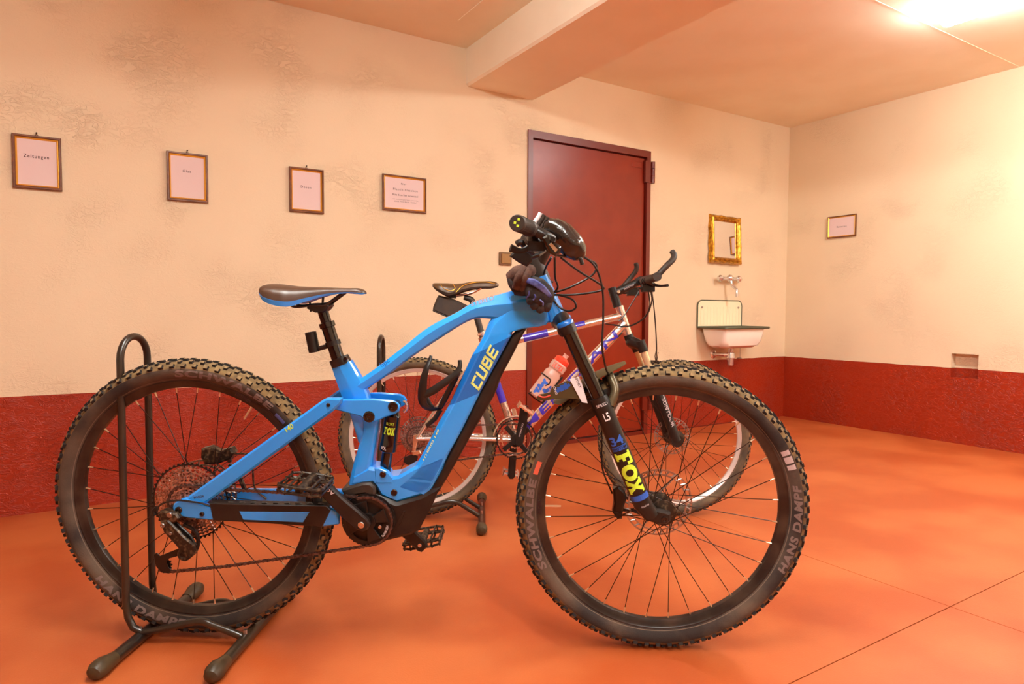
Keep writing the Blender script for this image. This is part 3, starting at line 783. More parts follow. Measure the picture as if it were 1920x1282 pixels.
# ================================================================== BLUE E-BIKE
BF = Frm(.20047, 1.89785, -.59712, .06887, 1.21548, .00806)
def saddle(fr, parent, st, mat_top, mat_base, base_h=.25, nose_drop=0):
    """st rows: (px x, px top, px bottom, half width)"""
    top = MB(); bot = MB(); rings_t = []; rings_b = []
    T = catmull([fr.at(a, b, 0) for a, b, c, d in st], 4); Bm = catmull([fr.at(a, c, d * .8) for a, b, c, d in st], 4); Hw = interp_list([d for a, b, c, d in st], 4)
    n = 14
    for t, b, h in zip(T, Bm, Hw):
        ht = t.z - b.z; ring = []
        for j in range(n + 1):
            q = PI * j / n; ring.append(Vector((t.x, -h * math.cos(q), b.z + ht * base_h + ht * (1 - base_h) * math.sin(q) ** .55)))
        ring += [Vector((t.x, h * .6, b.z + ht * .3)), Vector((t.x, -h * .6, b.z + ht * .3))]
        rings_t.append(ring)
        e = .0015
        rings_b.append([Vector((t.x, -h - e, b.z + ht * (base_h + .06))), Vector((t.x, -h * .97, b.z)), Vector((t.x, -h * .8, b.z + .002)), Vector((t.x, -h * .7, b.z + ht * .5 * base_h + .002)), Vector((t.x, h * .7, b.z + ht * .5 * base_h + .002)), Vector((t.x, h * .8, b.z + .002)), Vector((t.x, h * .97, b.z)), Vector((t.x, h + e, b.z + ht * (base_h + .06))), Vector((t.x, h * .5, b.z + ht * (base_h + .1))), Vector((t.x, -h * .5, b.z + ht * (base_h + .1)))])
    top.rings(rings_t); bot.rings(rings_b)
    s = top.build('saddle', mat_top, parent, angle=60); bot.build('saddle_base', mat_base, s, angle=40)
    return s
def blue_bike():
    fr = BF; at = fr.at
    root = empty('electric_mountain_bike', fr.M); tag(root, 'blue full-suspension electric mountain bike with fat muddy tyres in the foreground', 'bicycle')
    # ---------------- main frame: faceted tube sections (first value across the tube, second towards the side)
    SEC_T = [(1, .3), (.96, .48), (.36, .93), (.26, 1), (.12, 1), (-.72, .86), (-.94, .6), (-1, .35)]
    SEC_D = [(1, .45), (.95, .62), (.62, .96), (.5, 1), (-.8, 1), (-.95, .93), (-1, .8)]
    SEC_S = [(1, .4), (.93, .66), (.1, 1), (-.1, 1), (-.9, .72), (-1, .45)]
    mb = MB()
    loft(mb, fr, [((664, 716), (672, 742)), ((681, 706), (687, 729)), ((710, 686), (732, 700)), ((755, 651), (780, 664)), ((805, 612), (830, 631)), ((855, 586), (870, 606)), ((885, 568), (893, 597)), ((917, 557), (920, 597)), ((955, 546), (965, 605)), ((990, 535), (1010, 607))], [.018, .019, .02, .021, .023, .024, .025, .027, .03, .03], sec=SEC_T)
    # head tube
    loft(mb, fr, [((1000, 523), (1027, 513)), ((1008, 545), (1037, 537)), ((1016, 570), (1049, 562)), ((1024, 592), (1060, 587)), ((1027, 604), (1061, 594))], [.025, .026, .029, .031, .031], e=2.2)
    loft(mb, fr, [((948, 560), (1005, 530)), ((935, 580), (1030, 600)), ((918, 602), (985, 614)), ((905, 632), (962, 620)), ((886, 664), (960, 627))], [.026, .029, .031, .032, .033], sec=SEC_D)
    loft(mb, fr, [((886, 664), (960, 627)), ((865, 710), (931, 680)), ((843, 757), (903, 731))], [.033, .034, .034], sec=SEC_D, mi=1)
    loft(mb, fr, [((843, 757), (903, 731)), ((824, 789), (885, 768)), ((806, 824), (866, 806)), ((785, 862), (846, 842)), ((765, 884), (832, 872)), ((748, 893), (818, 900)), ((738, 900), (805, 920))], [.034, .034, .034, .034, .034, .034, .034], sec=SEC_D)
    plate(mb, fr, [(772, 878), (838, 850), (830, 880), (808, 919), (788, 930), (743, 943), (713, 930), (703, 912), (697, 906), (655, 911), (660, 892), (690, 876), (716, 880), (727, 895), (746, 893)], .034, -.034, .007)
    loft(mb, fr, [((668, 745), (716, 752)), ((684, 797), (713, 794)), ((675, 832), (708, 830)), ((664, 870), (703, 868)), ((655, 912), (700, 908))], [.02, .024, .028, .031, .033], e=3.6)
    loft(mb, fr, [((642, 740), (688, 742)), ((657, 775), (688, 785)), ((673, 827), (690, 830))], [.019, .018, .014], e=3)
    loft(mb, fr, [((624, 687), (659, 675)), ((633, 715), (676, 704)), ((643, 742), (690, 733)), ((652, 765), (696, 757))], [.022, .022, .022, .023], sec=SEC_S)
    # shock cradle
    plate(mb, fr, [(702, 878), (712, 878), (726, 884), (736, 896), (735, 906), (704, 906)], .036, .02, .002)
    plate(mb, fr, [(702, 878), (712, 878), (726, 884), (736, 896), (735, 906), (704, 906)], -.02, -.036, .002)
    frame = mb.build('frame', ['blue', 'dkblue'], root, angle=17)
    bolts([(at(718, 889, .0365), .008, .003), (at(739, 923, .0345), .0085, .003)], 'frame_bolt', 'bolt', frame)
    lt = MB(); text_flat(lt, fr, 'CUBE', (898, 733), (938, 654), .0346, .95, .025, .28, 1.02); lt.build('lettering', 'paleyellow', frame, smooth=False)
    lt = MB(); text_flat(lt, fr, 'STEREO', (884, 574), (927, 561), .0222, .9, .02, .2, 1.1); lt.build('lettering', 'lightgrey', frame, smooth=False); lt = MB(); text_flat(lt, fr, 'hpc', (718, 691), (733, 680), .0212, .9); lt.build('lettering', 'dkblue', frame, smooth=False)
    lt = MB(); text_flat(lt, fr, 'HYBRID 140', (795, 864), (824, 806), .0343, .4, .01, .2); lt.build('lettering', 'paleyellow', frame, smooth=False)
    # battery cover and motor
    mb = MB()
    loft(mb, fr, [((966, 620), (990, 612)), ((957, 632), (980, 628)), ((940, 662), (962, 664)), ((915, 707), (940, 706)), ((900, 734), (927, 740)), ((866, 804), (889, 806)), ((836, 862), (858, 862)), ((806, 918), (826, 916))], [.02, .026, .029, .03, .031, .032, .032, .032], e=4)
    mb.build('battery_cover', 'plastic', root)
    mb = MB(); plate(mb, fr, [(826, 914), (816, 932), (809, 951), (793, 980), (786, 994), (770, 1004), (719, 1016), (690, 1021), (664, 1006), (655, 985), (658, 945), (690, 925), (711, 930), (743, 943), (788, 930), (808, 919)], .04, -.04, .008)
    mc = mb.build('motor_cover', 'plastic', root)
    mb = MB(); plate(mb, fr, [(756, 958), (760, 958), (752, 980), (738, 994), (735, 994)], .0412, .038, .0004); mb.build('vent_slot', 'black', mc)
    mb = MB(); plate(mb, fr, [(639, 919), (655, 913), (679, 906), (694, 906), (703, 914), (703, 930), (694, 930), (684, 926), (668, 929), (652, 940), (645, 930)], .046, -.03, .005); mb.build('motor_top_cover', 'blackmatt', root)
    # ---------------- rear triangle
    for sg in (1, -1):
        P = [fr.uw(*p, .066) for p in ((346, 938), (352, 931), (606, 749), (613, 746), (642, 746), (640, 756), (625, 770), (386, 943), (380, 951))]
        mb = MB(); mb.prism(P, -sg * .052, -sg * .066, .005); o = mb.build('seat_stay', 'blue', root)
        if sg > 0: ss = o
        P = [fr.uw(*p, .07) for p in ((322, 952), (325, 945), (334, 938), (346, 935), (374, 943), (392, 949), (500, 949), (614, 950), (634, 958), (634, 984), (604, 988), (500, 981), (399, 976), (373, 974), (354, 972), (334, 968), (325, 963))]
        mb = MB(); mb.prism(P, -sg * .052, -sg * .07, .004); o = mb.build('chain_stay', 'blue', root)
        if sg > 0: cst = o
    mb = MB(); P = plate(mb, fr, [(392, 943), (420, 944), (612, 948), (620, 956), (612, 972), (604, 988), (480, 980), (399, 976)], .073, .045, .002)
    cp = mb.build('chainstay_protector', 'plastic', root)
    mb = MB(); plate(mb, fr, [(449, 959), (580, 960), (568, 979), (456, 974)], .0738, .07, .0003); mb.build('chainstay_window', 'blue', cp)
    for i in range(9):
        x = 428 + i * 21
        mb = MB(); mb.tube([at(x, 941 + i * .3, .066), at(x + 9, 941 + i * .3, .062), at(x + 16, 947 + i * .3, .066), at(x + 22, 947 + i * .3, .06)], .0025, 6); mb.build('protector_rib', 'blackmatt', cp)
    lt = MB(); text_flat(lt, fr, '140', (538, 811), (552, 801), .0665, 1, .02, .15); lt.build('lettering', 'yellow', ss, smooth=False)
    lt = MB(); text_flat(lt, fr, 'BOSCH', (364, 935), (382, 932), .0666, 1, .02); lt.build('lettering', 'ink', ss, smooth=False)
    bolts([(at(335, 956, .0705), .009, .003), (at(379, 963.5, .0705), .006, .003)], 'pivot_bolt', 'bolt', cst); bolts([(at(615.6, 759, .0665), .005, .002)], 'pivot_bolt', 'bolt', ss)
    # ---------------- rocker, shock
    for sg in (-1, 1):
        mb = MB(); P = [fr.uw(*p, .046) for p in ((627, 768), (640, 749), (700, 748), (736, 751), (745, 755), (750, 763), (748, 771), (741, 776), (722, 782), (706, 790), (694, 793), (684, 788), (676, 781))]
        mb.prism(P, -sg * .036, -sg * .046, .003); rk = mb.build('rocker_link', 'blue', root)
    bolts([(at(737, 762, .0465), .0125, .003), (at(692, 781, .0465), .0145, .003)], 'pivot_bolt', 'blackgloss', rk)
    S0, S1 = at(739, 762, 0), at(721, 889, 0)
    ax = (S1 - S0); mb = MB()
    mb.tube([S0 - ax * .02, S0 + ax * .1, S0 + ax * .13, S0 + ax * .52, S0 + ax * .54, S0 + ax * .64, S0 + ax * .66], [.014, .016, .0205, .0205, .022, .022, .018], 24)
    mb.cyl(S0 + Vector((0, -.03, 0)), S0 + Vector((0, .03, 0)), .012)
    sh = mb.build('rear_shock', 'blackgloss', root)
    MB().tube([S0 + ax * .62, S0 + ax * .97], .0145, 20).build('shock_sleeve', 'blackgloss', sh)
    MB().tube([at(757, 752, .0), at(762, 756, .005), at(763, 766, .006), at(757, 772, .004)], .0035, 8, k=3).build('shock_lever', 'chrome', sh)
    lt = MB(); SA = tuple(S0); SB = tuple(S1)
    text_cyl(lt, 'FOX', SA, SB, .0205, .28, .39, .028, 'up', .05); lt.build('lettering', 'yellow', sh, smooth=False); lt = MB(); text_cyl(lt, 'FLOAT', SA, SB, .0205, .21, .25, .02, 'up', .01); lt.build('lettering', 'yellow', sh, smooth=False)
    lt = MB(); text_cyl(lt, 'VOL', SA, SB, .022, .56, .61, .016, 'up', .01, off=-.4); lt.build('lettering', 'white', sh, smooth=False)
    # ---------------- seat
    p0, p1 = at(635, 676, 0), at(603, 576, 0); d = p1 - p0
    mb = MB(); mb.tube([p0, p0 + d * .62, p0 + d * .63, p0 + d * .72, p0 + d * .73], [.0165, .0165, .02, .02, .015], 20); sp = mb.build('seat_post', 'blackgloss', root)
    MB().tube([p0 + d * .7, p0 + d * 1.0], .0135, 20).build('seat_post_slider', 'blackgloss', sp)
    mb = MB(); loft(mb, fr, [((619, 677), (651, 664)), ((624, 690), (659, 677))], [.0235, .0235], k=1); cc = mb.build('seat_clamp', 'black', root)
    bolts([(at(648, 672, .024), .005, .003)], 'clamp_bolt', 'bolt', cc)
    s = saddle(fr, root, [(499, 535, 543, .03), (503, 533, 553, .058), (512, 532, 563, .068), (526, 533, 570, .07), (545, 535, 574, .066), (562, 537, 573, .058), (590, 538, 563, .043), (620, 539, 554, .031), (650, 540, 550, .024), (670, 540, 551, .021), (681, 543, 552, .017), (686, 547, 551, .008)], 'leather', 'blue', .2)
    for sg in (-1, 1):
        y = sg * .021; mb = MB()
        pts = [at(546, 568, 0), at(560, 574, 0), at(590, 571, 0), at(612, 572, 0), at(630, 560, 0), at(645, 549, 0)]
        mb.tube([Vector((p.x, y * (1 if i < 4 else .7), p.z)) for i, p in enumerate(pts)], .0035, 8, k=4)
        mb.build('saddle_rail', 'black', s)
    mb = MB(); plate(mb, fr, [(574, 578), (578, 571), (612, 567), (617, 574), (612, 581), (606, 586), (590, 586)], .022, -.022, .003); mb.tube([at(604, 580, 0), at(606, 557, 0)], .003, 8); mb.tube([at(583, 584, 0), at(581, 566, 0)], .003, 8)
    mb.build('saddle_clamp', 'black', sp)
    # rear light
    lr = MB(); a, b = at(582, 622, .0), at(590, 660, .0); lr.tube([a, a + (b - a) * .03, a + (b - a) * .97, b], [.012, .0145, .0145, .012], 18)
    lo = lr.build('rear_light', 'black', root)
    mb = MB(); mb.tube([at(590, 655, 0), at(606, 651, 0), at(622, 646, 0)], .006, 8); q = p0 + d * .33
    mb.tube([q - d.normalized() * .006, q + d.normalized() * .006], .0195, 18); mb.build('light_strap', 'black', lo)
    # ---------------- wheels
    T = math.radians
    S0_ = dict(flange=(.030, .026), hubhalf=.05, spokes=32, knobs=76, rotor=.090, rotory=.044)
    fw = dict(S0_); fw.update(phase=T(-90 - 5.6), valve=T(180), texts=[('SCHWALBE', T(187), T(42), .3262, .3455, True, 'greyprint'), ('HANS DAMPF', T(-6.5), T(40), .3262, .345, False, 'greyprint')],
        patches=[(T(161), T(6), .329, .341, 'orangelabel', 'size_label'), (T(25), T(3), .326, .345, 'lightgrey', 'size_label'), (T(21.6), T(2.2), .326, .345, 'lightgrey', 'size_label'), (T(28.4), T(2.2), .326, .345, 'lightgrey', 'size_label'), (T(179), T(9.5), .3015, .316, 'yellow', 'rim_sticker')])
    W1 = wheel(root, 'front_wheel', fr.L, .372, .372, .319, .0305, .0165, .022, fw)
    rw = dict(S0_); rw.update(flange=(.03, .03), hubhalf=.065, phase=T(90 - 4), valve=T(57), texts=[('SCHWALBE', T(71), T(46), .3262, .3455, True, 'greyprint'), ('HANS DAMPF', T(242), T(46), .3262, .345, False, 'greyprint')],
        patches=[(T(42.5), T(5.5), .324, .336, 'greyblue', 'size_label'), (T(62), T(9.5), .3015, .316, 'yellow', 'rim_sticker')])
    W2 = wheel(root, 'rear_wheel', 0, .372, .372, .319, .0305, .0165, .022, rw)
    for Wx, ca in ((W1, T(179)), (W2, T(62))):
        lt = MB(); sp_ = T(8)
        text_map(lt, 'NEWMEN', lambda x, y: ((lerp(.306, .3175, y)) * math.cos(ca + sp_ / 2 - sp_ * x), -.0165 - .0002 * y, lerp(.306, .3175, y) * math.sin(ca + sp_ / 2 - sp_ * x)), .02)
        lt.build('lettering', 'ink', Wx, smooth=False)
    # ---------------- drivetrain
    cas = empty('cassette_carrier'); bpy.data.objects.remove(cas)
    mbc = MB().lathe((0, 0, 0), (0, 1, 0), [(.001, -.058), (.016, -.058), (.018, -.054), (.02, -.02), (.001, -.02)], 20); cs = mbc.build('cassette', 'dirtysteel', root); cs.location = (0, 0, .372)
    radii = [.1035, .094, .085, .077, .069, .061, .053, .046, .039, .033, .027, .022]
    for i, r in enumerate(radii):
        o = sprocket(r, max(10, int(2 * PI * r / .0127)), .002, -.024 - i * .0031, .0075 if i < 9 else .4).build('sprocket', 'black' if i == 0 else 'cassteel', cs)
        if i < 9:
            mb = MB(); yb = -.024 - i * .0031
            for j in range(7):
                q = 2 * PI * j / 7 + i * .25
                mb.tube([((r - .008) * math.cos(q), yb, (r - .008) * math.sin(q)), (.02 * math.cos(q + .6), yb, .02 * math.sin(q + .6))], .0028, 5)
            mb.build('sprocket_arm', 'cassteel', cs)
    cc0 = at(689, 977, .055); Cr = .0655
    cr = sprocket(Cr, 32, .003, 0, .014).build('chainring', 'black', root); cr.location = cc0
    mb = MB()
    for j in range(4):
        q = 2 * PI * j / 4 + .35
        mb.prism([(.016 * math.cos(q - .5), .016 * math.sin(q - .5)), (.055 * math.cos(q - .34), .055 * math.sin(q - .34)), (.055 * math.cos(q + .34), .055 * math.sin(q + .34)), (.016 * math.cos(q + .5), .016 * math.sin(q + .5))], -.005, .004, .001)
    mb.lathe((0, 0, 0), (0, -1, 0), [(.022, -.006), (.022, .008), (.001, .008)], 24); mb.build('chainring_spider', 'black', cr)
    mb = MB(); bolt(mb, (.033, -.004, -.012), .005, .003); mb.build('ring_bolt', 'silver', cr)
    lt = MB(); text_map(lt, 'E*THIRTEEN', lambda x, y: ((.050 + .006 * y) * math.cos(-.75 + .6 * x), -.0062, (.050 + .006 * y) * math.sin(-.75 + .6 * x)), .01); lt.build('lettering', 'white', cr, smooth=False)
    mb = MB(); mb.lathe((0, 0, 0), (0, 1, 0), [(.069, .008), (.069, .012), (.02, .012), (.02, .008)], 40, closed=True); mb.build('bash_guard', 'plastic', cr)
    # cranks
    mb = MB(); plate(mb, fr, [(583, 893), (588, 887), (597, 889), (614, 906), (642, 934), (673, 960), (689, 974), (693, 985), (689, 994), (679, 998), (665, 993), (641, 972), (610, 939), (597, 925), (585, 905)], .085, .067, .004)
    ck = mb.build('crank_arm', 'plastic', root)
    mb = MB(); bolt(mb, at(677, 984, .0855), .0085, .003); mb.build('crank_bolt', 'silver', ck)
    lt = MB(); text_flat(lt, fr, 'ACID', (628, 924), (603, 905), .0857, .75, .01); lt.build('lettering', 'white', ck, smooth=False)
    def pedal(c, sg, tilt, name='pedal'):
        """flat platform pedal at c, sg=-1 towards the viewer"""
        rot = Matrix.Rotation(tilt, 3, 'Y'); mb = MB()
        def P(x, y, z): return Vector(c) + rot @ Vector((x, sg * y, z))
        h = .007
        for z in (-h, h):
            mb.tube([P(-.05, .006, z * .8), P(-.032, .0, z), P(.032, .0, z), P(.05, .006, z * .8), P(.05, .096, z * .8), P(.032, .104, z), P(-.032, .104, z), P(-.05, .096, z * .8)], .0035, 6, closed=True)
            for x in (-.026, .026): mb.tube([P(x, 0, z), P(x, .104, z)], .003, 6)
        for x, y in ((-.05, .01), (-.05, .05), (-.05, .095), (.05, .01), (.05, .05), (.05, .095), (-.03, .104), (.03, .104), (-.03, 0), (.03, 0)): mb.tube([P(x, y, -.012), P(x, y, .012)], .0022, 6)
        mb.tube([P(0, -.012, 0), P(0, 0, 0), P(0, .1, 0)], [.007, .012, .009], 10)
        for y in (.03, .075): mb.tube([P(-.05, y, 0), P(.05, y, 0)], .003, 6)
        return mb.build(name, 'derail', root)
    pedal(at(588, 894, .098), -1, .12)
    mb = MB(); bc = at(689, 977, -.085); plate(mb, fr, [(728, 968), (742, 965), (778, 996), (799, 1017), (801, 1026), (790, 1036), (783, 1034), (761, 1013), (722, 982)], -.07, -.085, .004)
    ck2 = mb.build('crank_arm', 'plastic', root); mb = MB(); bolt(mb, at(787, 1022, -.0695), .006, .003); mb.build('crank_bolt', 'silver', ck2)
    pedal(at(789, 1022, -.09), 1, -.18)
    # chain
    path = []
    for q in range(0, 13): a = lerp(PI * .62, -PI * .52, q / 12); path.append(cc0 + Vector((.0635 * math.cos(a), 0, .0635 * math.sin(a))))
    low = [at(690, 1023, .053), at(560, 1042, .052), at(420, 1062, .05), at(325, 1071, .048)]
    pul = at(309, 1058, .048)
    path += low
    for a in range(-80, -280, -25): path.append(pul + Vector((.019 * math.cos(T(a)), 0, .019 * math.sin(T(a)))))
    path += [at(330, 1040, .047), at(352, 1026, .046)]
    pu2 = at(352, 1016, .046)
    cz = Vector((0, -.044, .372))
    for a in range(-60, -271, -15): path.append(cz + Vector((.048 * math.cos(T(a)), 0, .048 * math.sin(T(a)))))
    path += [at(420, 917, .047), at(560, 925, .052), at(672, 931, .055)]
    chain_mesh(path).build('chain', 'chain', root)
    # derailleur
    mb = MB(); plate(mb, fr, [(294, 962), (304, 957), (330, 963), (336, 972), (326, 981), (300, 978)], .085, .06, .004)
    rd = mb.build('rear_derailleur', 'derail', root)
    mb = MB(); plate(mb, fr, [(299, 978), (314, 975), (324, 984), (346, 1008), (364, 1022), (366, 1034), (358, 1044), (344, 1042), (328, 1022), (306, 998)], .088, .078, .003); mb.build('parallelogram', 'derail', rd)
    mb = MB(); plate(mb, fr, [(312, 976), (330, 978), (358, 1004), (368, 1022), (358, 1026), (338, 1008)], .07, .064, .002); mb.build('parallelogram', 'black', rd)
    bolts([(at(305, 985, .0885), .006, .003), (at(318, 965, .0855), .007, .003), (at(320, 1000, .0885), .004, .003)], 'pivot_bolt', 'steel', rd)
    MB().tube([at(291, 966, .075), at(288, 958, .075), at(294, 952, .075)], .0055, 10, k=3).build('barrel_adjuster', 'black', rd)
    mb = MB(); k_ = at(354, 1032, .06); mb.lathe(k_ + Vector((0, .02, 0)), (0, -1, 0), [(.001, 0), (.016, 0), (.018, .01), (.0175, .043), (.014, .048), (.008, .048), (.007, .045), (.001, .045)], 18); mb.build('clutch_housing', 'derail', rd)
    mb = MB()
    for n_ in (.055, .038):
        plate(mb, fr, [(288, 1040), (294, 1036), (300, 1042), (345, 1024), (360, 1028), (356, 1036), (316, 1047), (312, 1054), (316, 1064), (322, 1068), (316, 1075), (302, 1073), (291, 1058)], n_, n_ - .002, .0005)
    mb.tube([at(344, 983, .05), at(362, 992, .05), at(371, 1008, .05), at(370, 1026, .05), at(360, 1034, .05)], .005, 8, k=3)
    mb.build('derailleur_cage', 'black', rd)
    for c_, r_ in ((pul, .02), (at(350, 1022, .047), .02)):
        o = sprocket(r_, 12, .003, 0, .25).build('jockey_wheel', 'black', rd); o.location = c_
    mb = MB(); mb.tube([at(294, 960, .08), at(298, 949, .08), at(312, 941, .08), at(340, 938, .076), at(380, 944, .072), at(395, 949, .066)], .0025, 6, k=4); mb.build('shift_cable', 'black', rd)
    # rear brake caliper on the far side
    mb = MB(); plate(mb, fr, [(376, 842), (392, 838), (410, 846), (432, 840), (438, 850), (430, 862), (408, 870), (384, 872), (375, 858)], -.03, -.06, .005)
    mb.tube([at(425, 845, -.045), at(432, 866, -.045)], .006, 8); mb.tube([at(395, 846, -.04), at(388, 860, -.035)], .009, 8); mb.tube([at(438, 850, -.045), at(470, 853, -.05), at(474, 880, -.05), at(478, 915, -.05), at(500, 935, -.05)], .0025, 6, k=4)
    mb.tube([at(430, 870, -.05), at(448, 890, -.055), at(460, 920, -.06)], [.006, .007, .006], 8)
    mb.build('rear_brake_caliper', 'derail', root)
    # ---------------- fork
    mb = MB(); n_ = .066
    def leg(sg):
        A = at(1061, 610, n_); B = at(1123, 746, n_); C = at(1205, 945, n_); A.y *= sg; B.y *= sg; C.y *= sg
        return A, B, C
    A, B, C = leg(1); A2, B2, C2 = leg(-1)
    mb = MB()
    for a, b in ((A, B), (A2, B2)):
        d = (b - a).normalized(); mb.tube([a - d * .008, a + d * .02], [.021, .021], 20)
    cc_ = (A + A2) / 2
    mb.tube([A + Vector((0, 0, -.012)), (A + cc_) / 2 + Vector((-.006, 0, .004)), cc_ + Vector((-.012, 0, .008)), (A2 + cc_) / 2 + Vector((-.006, 0, .004)), A2 + Vector((0, 0, -.012))], [.02, .022, .026, .022, .02], 14, k=3)
    fork = mb.build('suspension_fork', 'black', root)
    for a, b in ((A, B), (A2, B2)):
        d = (b - a).normalized()
        MB().tube([a, b + (b - a) * .15], .0172, 24).build('stanchion', 'blackgloss', fork)
        MB().tube([a - d * .012, a - d * .009, a - d * .007, a - d * .001], [.016, .0205, .0218, .0218], 20).build('top_cap', 'dkblue', fork)
    for sg, a, b, c in ((1, A, B, C), (-1, A2, B2, C2)):
        d = (c - b).normalized(); mb = MB()
        e = at(1222, 968, n_); e.y *= sg
        mb.tube([b - d * .004, b + d * .012, b + d * .03, c, e], [.021, .0232, .0232, .0225, .0185], 24)
        P = [fr.uw(*p, .07) for p in ((1196, 950), (1206, 962), (1217, 975), (1235, 983), (1250, 982), (1258, 976), (1258, 962), (1246, 958), (1232, 955), (1222, 940))]
        mb.prism(P, -sg * .052, -sg * .074, .005)
        mb.build('lower_leg', 'black', fork, angle=30)
    lows = fork
    # arch behind/over the tyre
    mb = MB(); d = (C - B).normalized(); top = (A + A2) / 2
    b0 = B + d * .02; b1 = B2 + d * .02; f_ = Vector((.02, 0, .0)); uz = Vector((.02, 0, .055))
    mb.tube([b0 + Vector((.02, 0, 0)), b0 + Vector((.032, .012, .035)), b0 + Vector((.024, .032, .062)), Vector((b0.x + .02, 0, b0.z + .072)), b1 + Vector((.024, -.032, .062)), b1 + Vector((.032, -.012, .035)), b1 + Vector((.02, 0, 0))], [.011, .0105, .01, .01, .01, .0105, .011], 10, k=4)
    mb.build('fork_arch', 'bronze', lows)
    mb = MB(); bolt(mb, at(1246, 973.5, .0745), .008, .002); mb.build('axle_end', 'blackgloss', lows)
    TB, TC = tuple(B), tuple(C)
    lt = MB(); text_cyl(lt, 'FOX', TB, TC, .0229, .485, .865, .041, 'down', .05); lt.build('lettering', 'yellow', lows, smooth=False)
    lt = MB(); text_cyl(lt, '34', TB, TC, .0231, .335, .415, .034, 'up', .03); lt.build('lettering', 'splash', lows, smooth=False); lt = MB(); band_cyl(lt, TB, TC, .0228, .425, .465, -.85, .85); lt.build('decal_band', 'splash', lows, smooth=False); lt = MB(); band_cyl(lt, TB, TC, .0227, .885, .935, -1.2, 1.3); lt.build('decal_band', 'splash', lows, smooth=False)
    lt = MB(); text_cyl(lt, 'RHYTHM', TB, TC, .0232, .43, .46, .034, 'up', .01, .001); lt.build('lettering', 'black', lows, smooth=False)
    lt = MB(); text_cyl(lt, 'L5', TB, TC, .0232, .12, .19, .014, 'up', .02); text_cyl(lt, 'SPEED', TB, TC, .0232, .035, .06, .03, 'up'); text_cyl(lt, 'FLOAT 140', TB, TC, .0225, .985, 1.0, .02, 'up', off=.2); lt.build('lettering', 'white', lows, smooth=False)
    # front brake caliper on the far leg, and its hose
    mb = MB(); plate(mb, fr, [(1150, 918), (1160, 912), (1172, 922), (1176, 934), (1170, 950), (1166, 974), (1158, 974), (1149, 962), (1152, 944)], -.032, -.062, .005)
    mb.tube([at(1175, 930, -.05), at(1192, 944, -.055), at(1205, 960, -.06)], .007, 8); mb.tube([at(1165, 955, -.045), at(1186, 956, -.05), at(1200, 962, -.05)], .005, 8)
    mb.build('front_brake_caliper', 'black', root)
    # ---------------- mudguard
    mb = MB(); rr_ = []
    hubp = Vector((fr.L, 0, .372)); RM = .392
    def mg(a, wd, ex=0): return [hubp + Vector(((RM + ex - .5 * (y / .06) ** 2 * .03) * math.cos(T(a)), y, (RM + ex - .5 * (y / .06) ** 2 * .03) * math.sin(T(a)))) for y in [wd * (j / 8 * 2 - 1) for j in range(9)]]
    stations = [(105, .018), (107, .03), (111, .04), (118, .047), (126, .05), (131, .052), (134, .045), (135.5, .02)]
    rr_ = [mg(a, wd) for a, wd in stations]; n9 = 9
    inner = [mg(a, wd, -.0018) for a, wd in stations]
    rings = [o_ + list(reversed(i_)) for o_, i_ in zip(rr_, inner)]
    mb.rings(rings); mg_o = mb.build('mudguard', 'mudguard', root)
    mb = MB(); plate(mb, fr, [(1068, 711), (1087, 705), (1102, 756), (1091, 754)], .063, .0612, .0003); tg = mb.build('mudguard_tab', 'white', mg_o)
    lt = MB(); text_flat(lt, fr, 'SPORT', (1077, 707), (1086, 728), .0634, .8, .01); lt.build('lettering', 'ink', mg_o, smooth=False)
    lt = MB()
    for (x, y, r) in ((1052, 728, .009), (1060, 724, .010), (1046, 732, .006), (1066, 722, .005)):
        c_ = at(x, y, .0592)
        pts = [(c_.x + r * (1 + .35 * math.sin(5 * q)) * math.cos(q), -.0592, c_.z + r * .7 * (1 + .3 * math.cos(4 * q)) * math.sin(q)) for q in [2 * PI * j / 20 for j in range(20)]]
        lt.add(pts, [tuple(range(20))])
    mb = MB(); plate(mb, fr, [(1006, 744), (1012, 739), (1032, 735), (1034, 727), (1064, 713), (1088, 722), (1090, 748), (1062, 747), (1040, 748), (1020, 751), (1008, 750)], .0585, .056, .0005); fl_ = mb.build('mudguard_flap', 'mudguard', mg_o)
    lt.build('splash_print', 'splash', mg_o, smooth=False)
    lt = MB(); text_flat(lt, fr, 'ONG', (1037, 725), (1042, 740), .0592, .8, .02); lt.build('lettering', 'white', mg_o, smooth=False)
    lt = MB(); lt.tube([at(1010, 741, .0588), at(1016, 744, .0588), at(1024, 744, .0588), at(1032, 741, .0588)], .0022, 6, k=3); lt.build('red_print', 'redprint', mg_o)
    # ---------------- bottle cage
    mb = MB()
    mb.tube([at(808, 667, .02), at(806, 676, .025), at(800, 690, .033), at(795, 708, .036), at(792, 733, .036), at(792, 750, .033), at(798, 762, .025), at(812, 767, .01), at(830, 762, 0)], [.004, .005, .007, .009, .0115, .011, .009, .008, .007], 10, k=4, flat=.5)
    mb.tube([at(862, 675, .02), at(862, 688, .025), at(853, 703, .03), at(835, 716, .034), at(812, 732, .037), at(795, 741, .036)], [.005, .006, .009, .0095, .0105, .009], 10, k=4, flat=.5)
    mb.tube([at(808, 667, -.02), at(800, 690, -.033), at(795, 715, -.036), at(800, 745, -.033), at(812, 765, -.015), at(826, 764, 0)], [.0035, .005, .006, .006, .006, .006], 8, k=4, flat=.6)
    plate(mb, fr, [(863, 694), (858, 712), (836, 755), (828, 768), (820, 764), (826, 750), (846, 712), (855, 696)], .014, -.014, .003)
    mb.tube([at(826, 768, 0), at(815, 785, .0), at(800, 798, .0)], [.006, .0065, .006], 8)
    mb.build('bottle_cage', 'black', root)
    # ---------------- cockpit
    tip = at(970, 418, .38); ctr = Vector((tip.x + .062, 0, tip.z - .022))
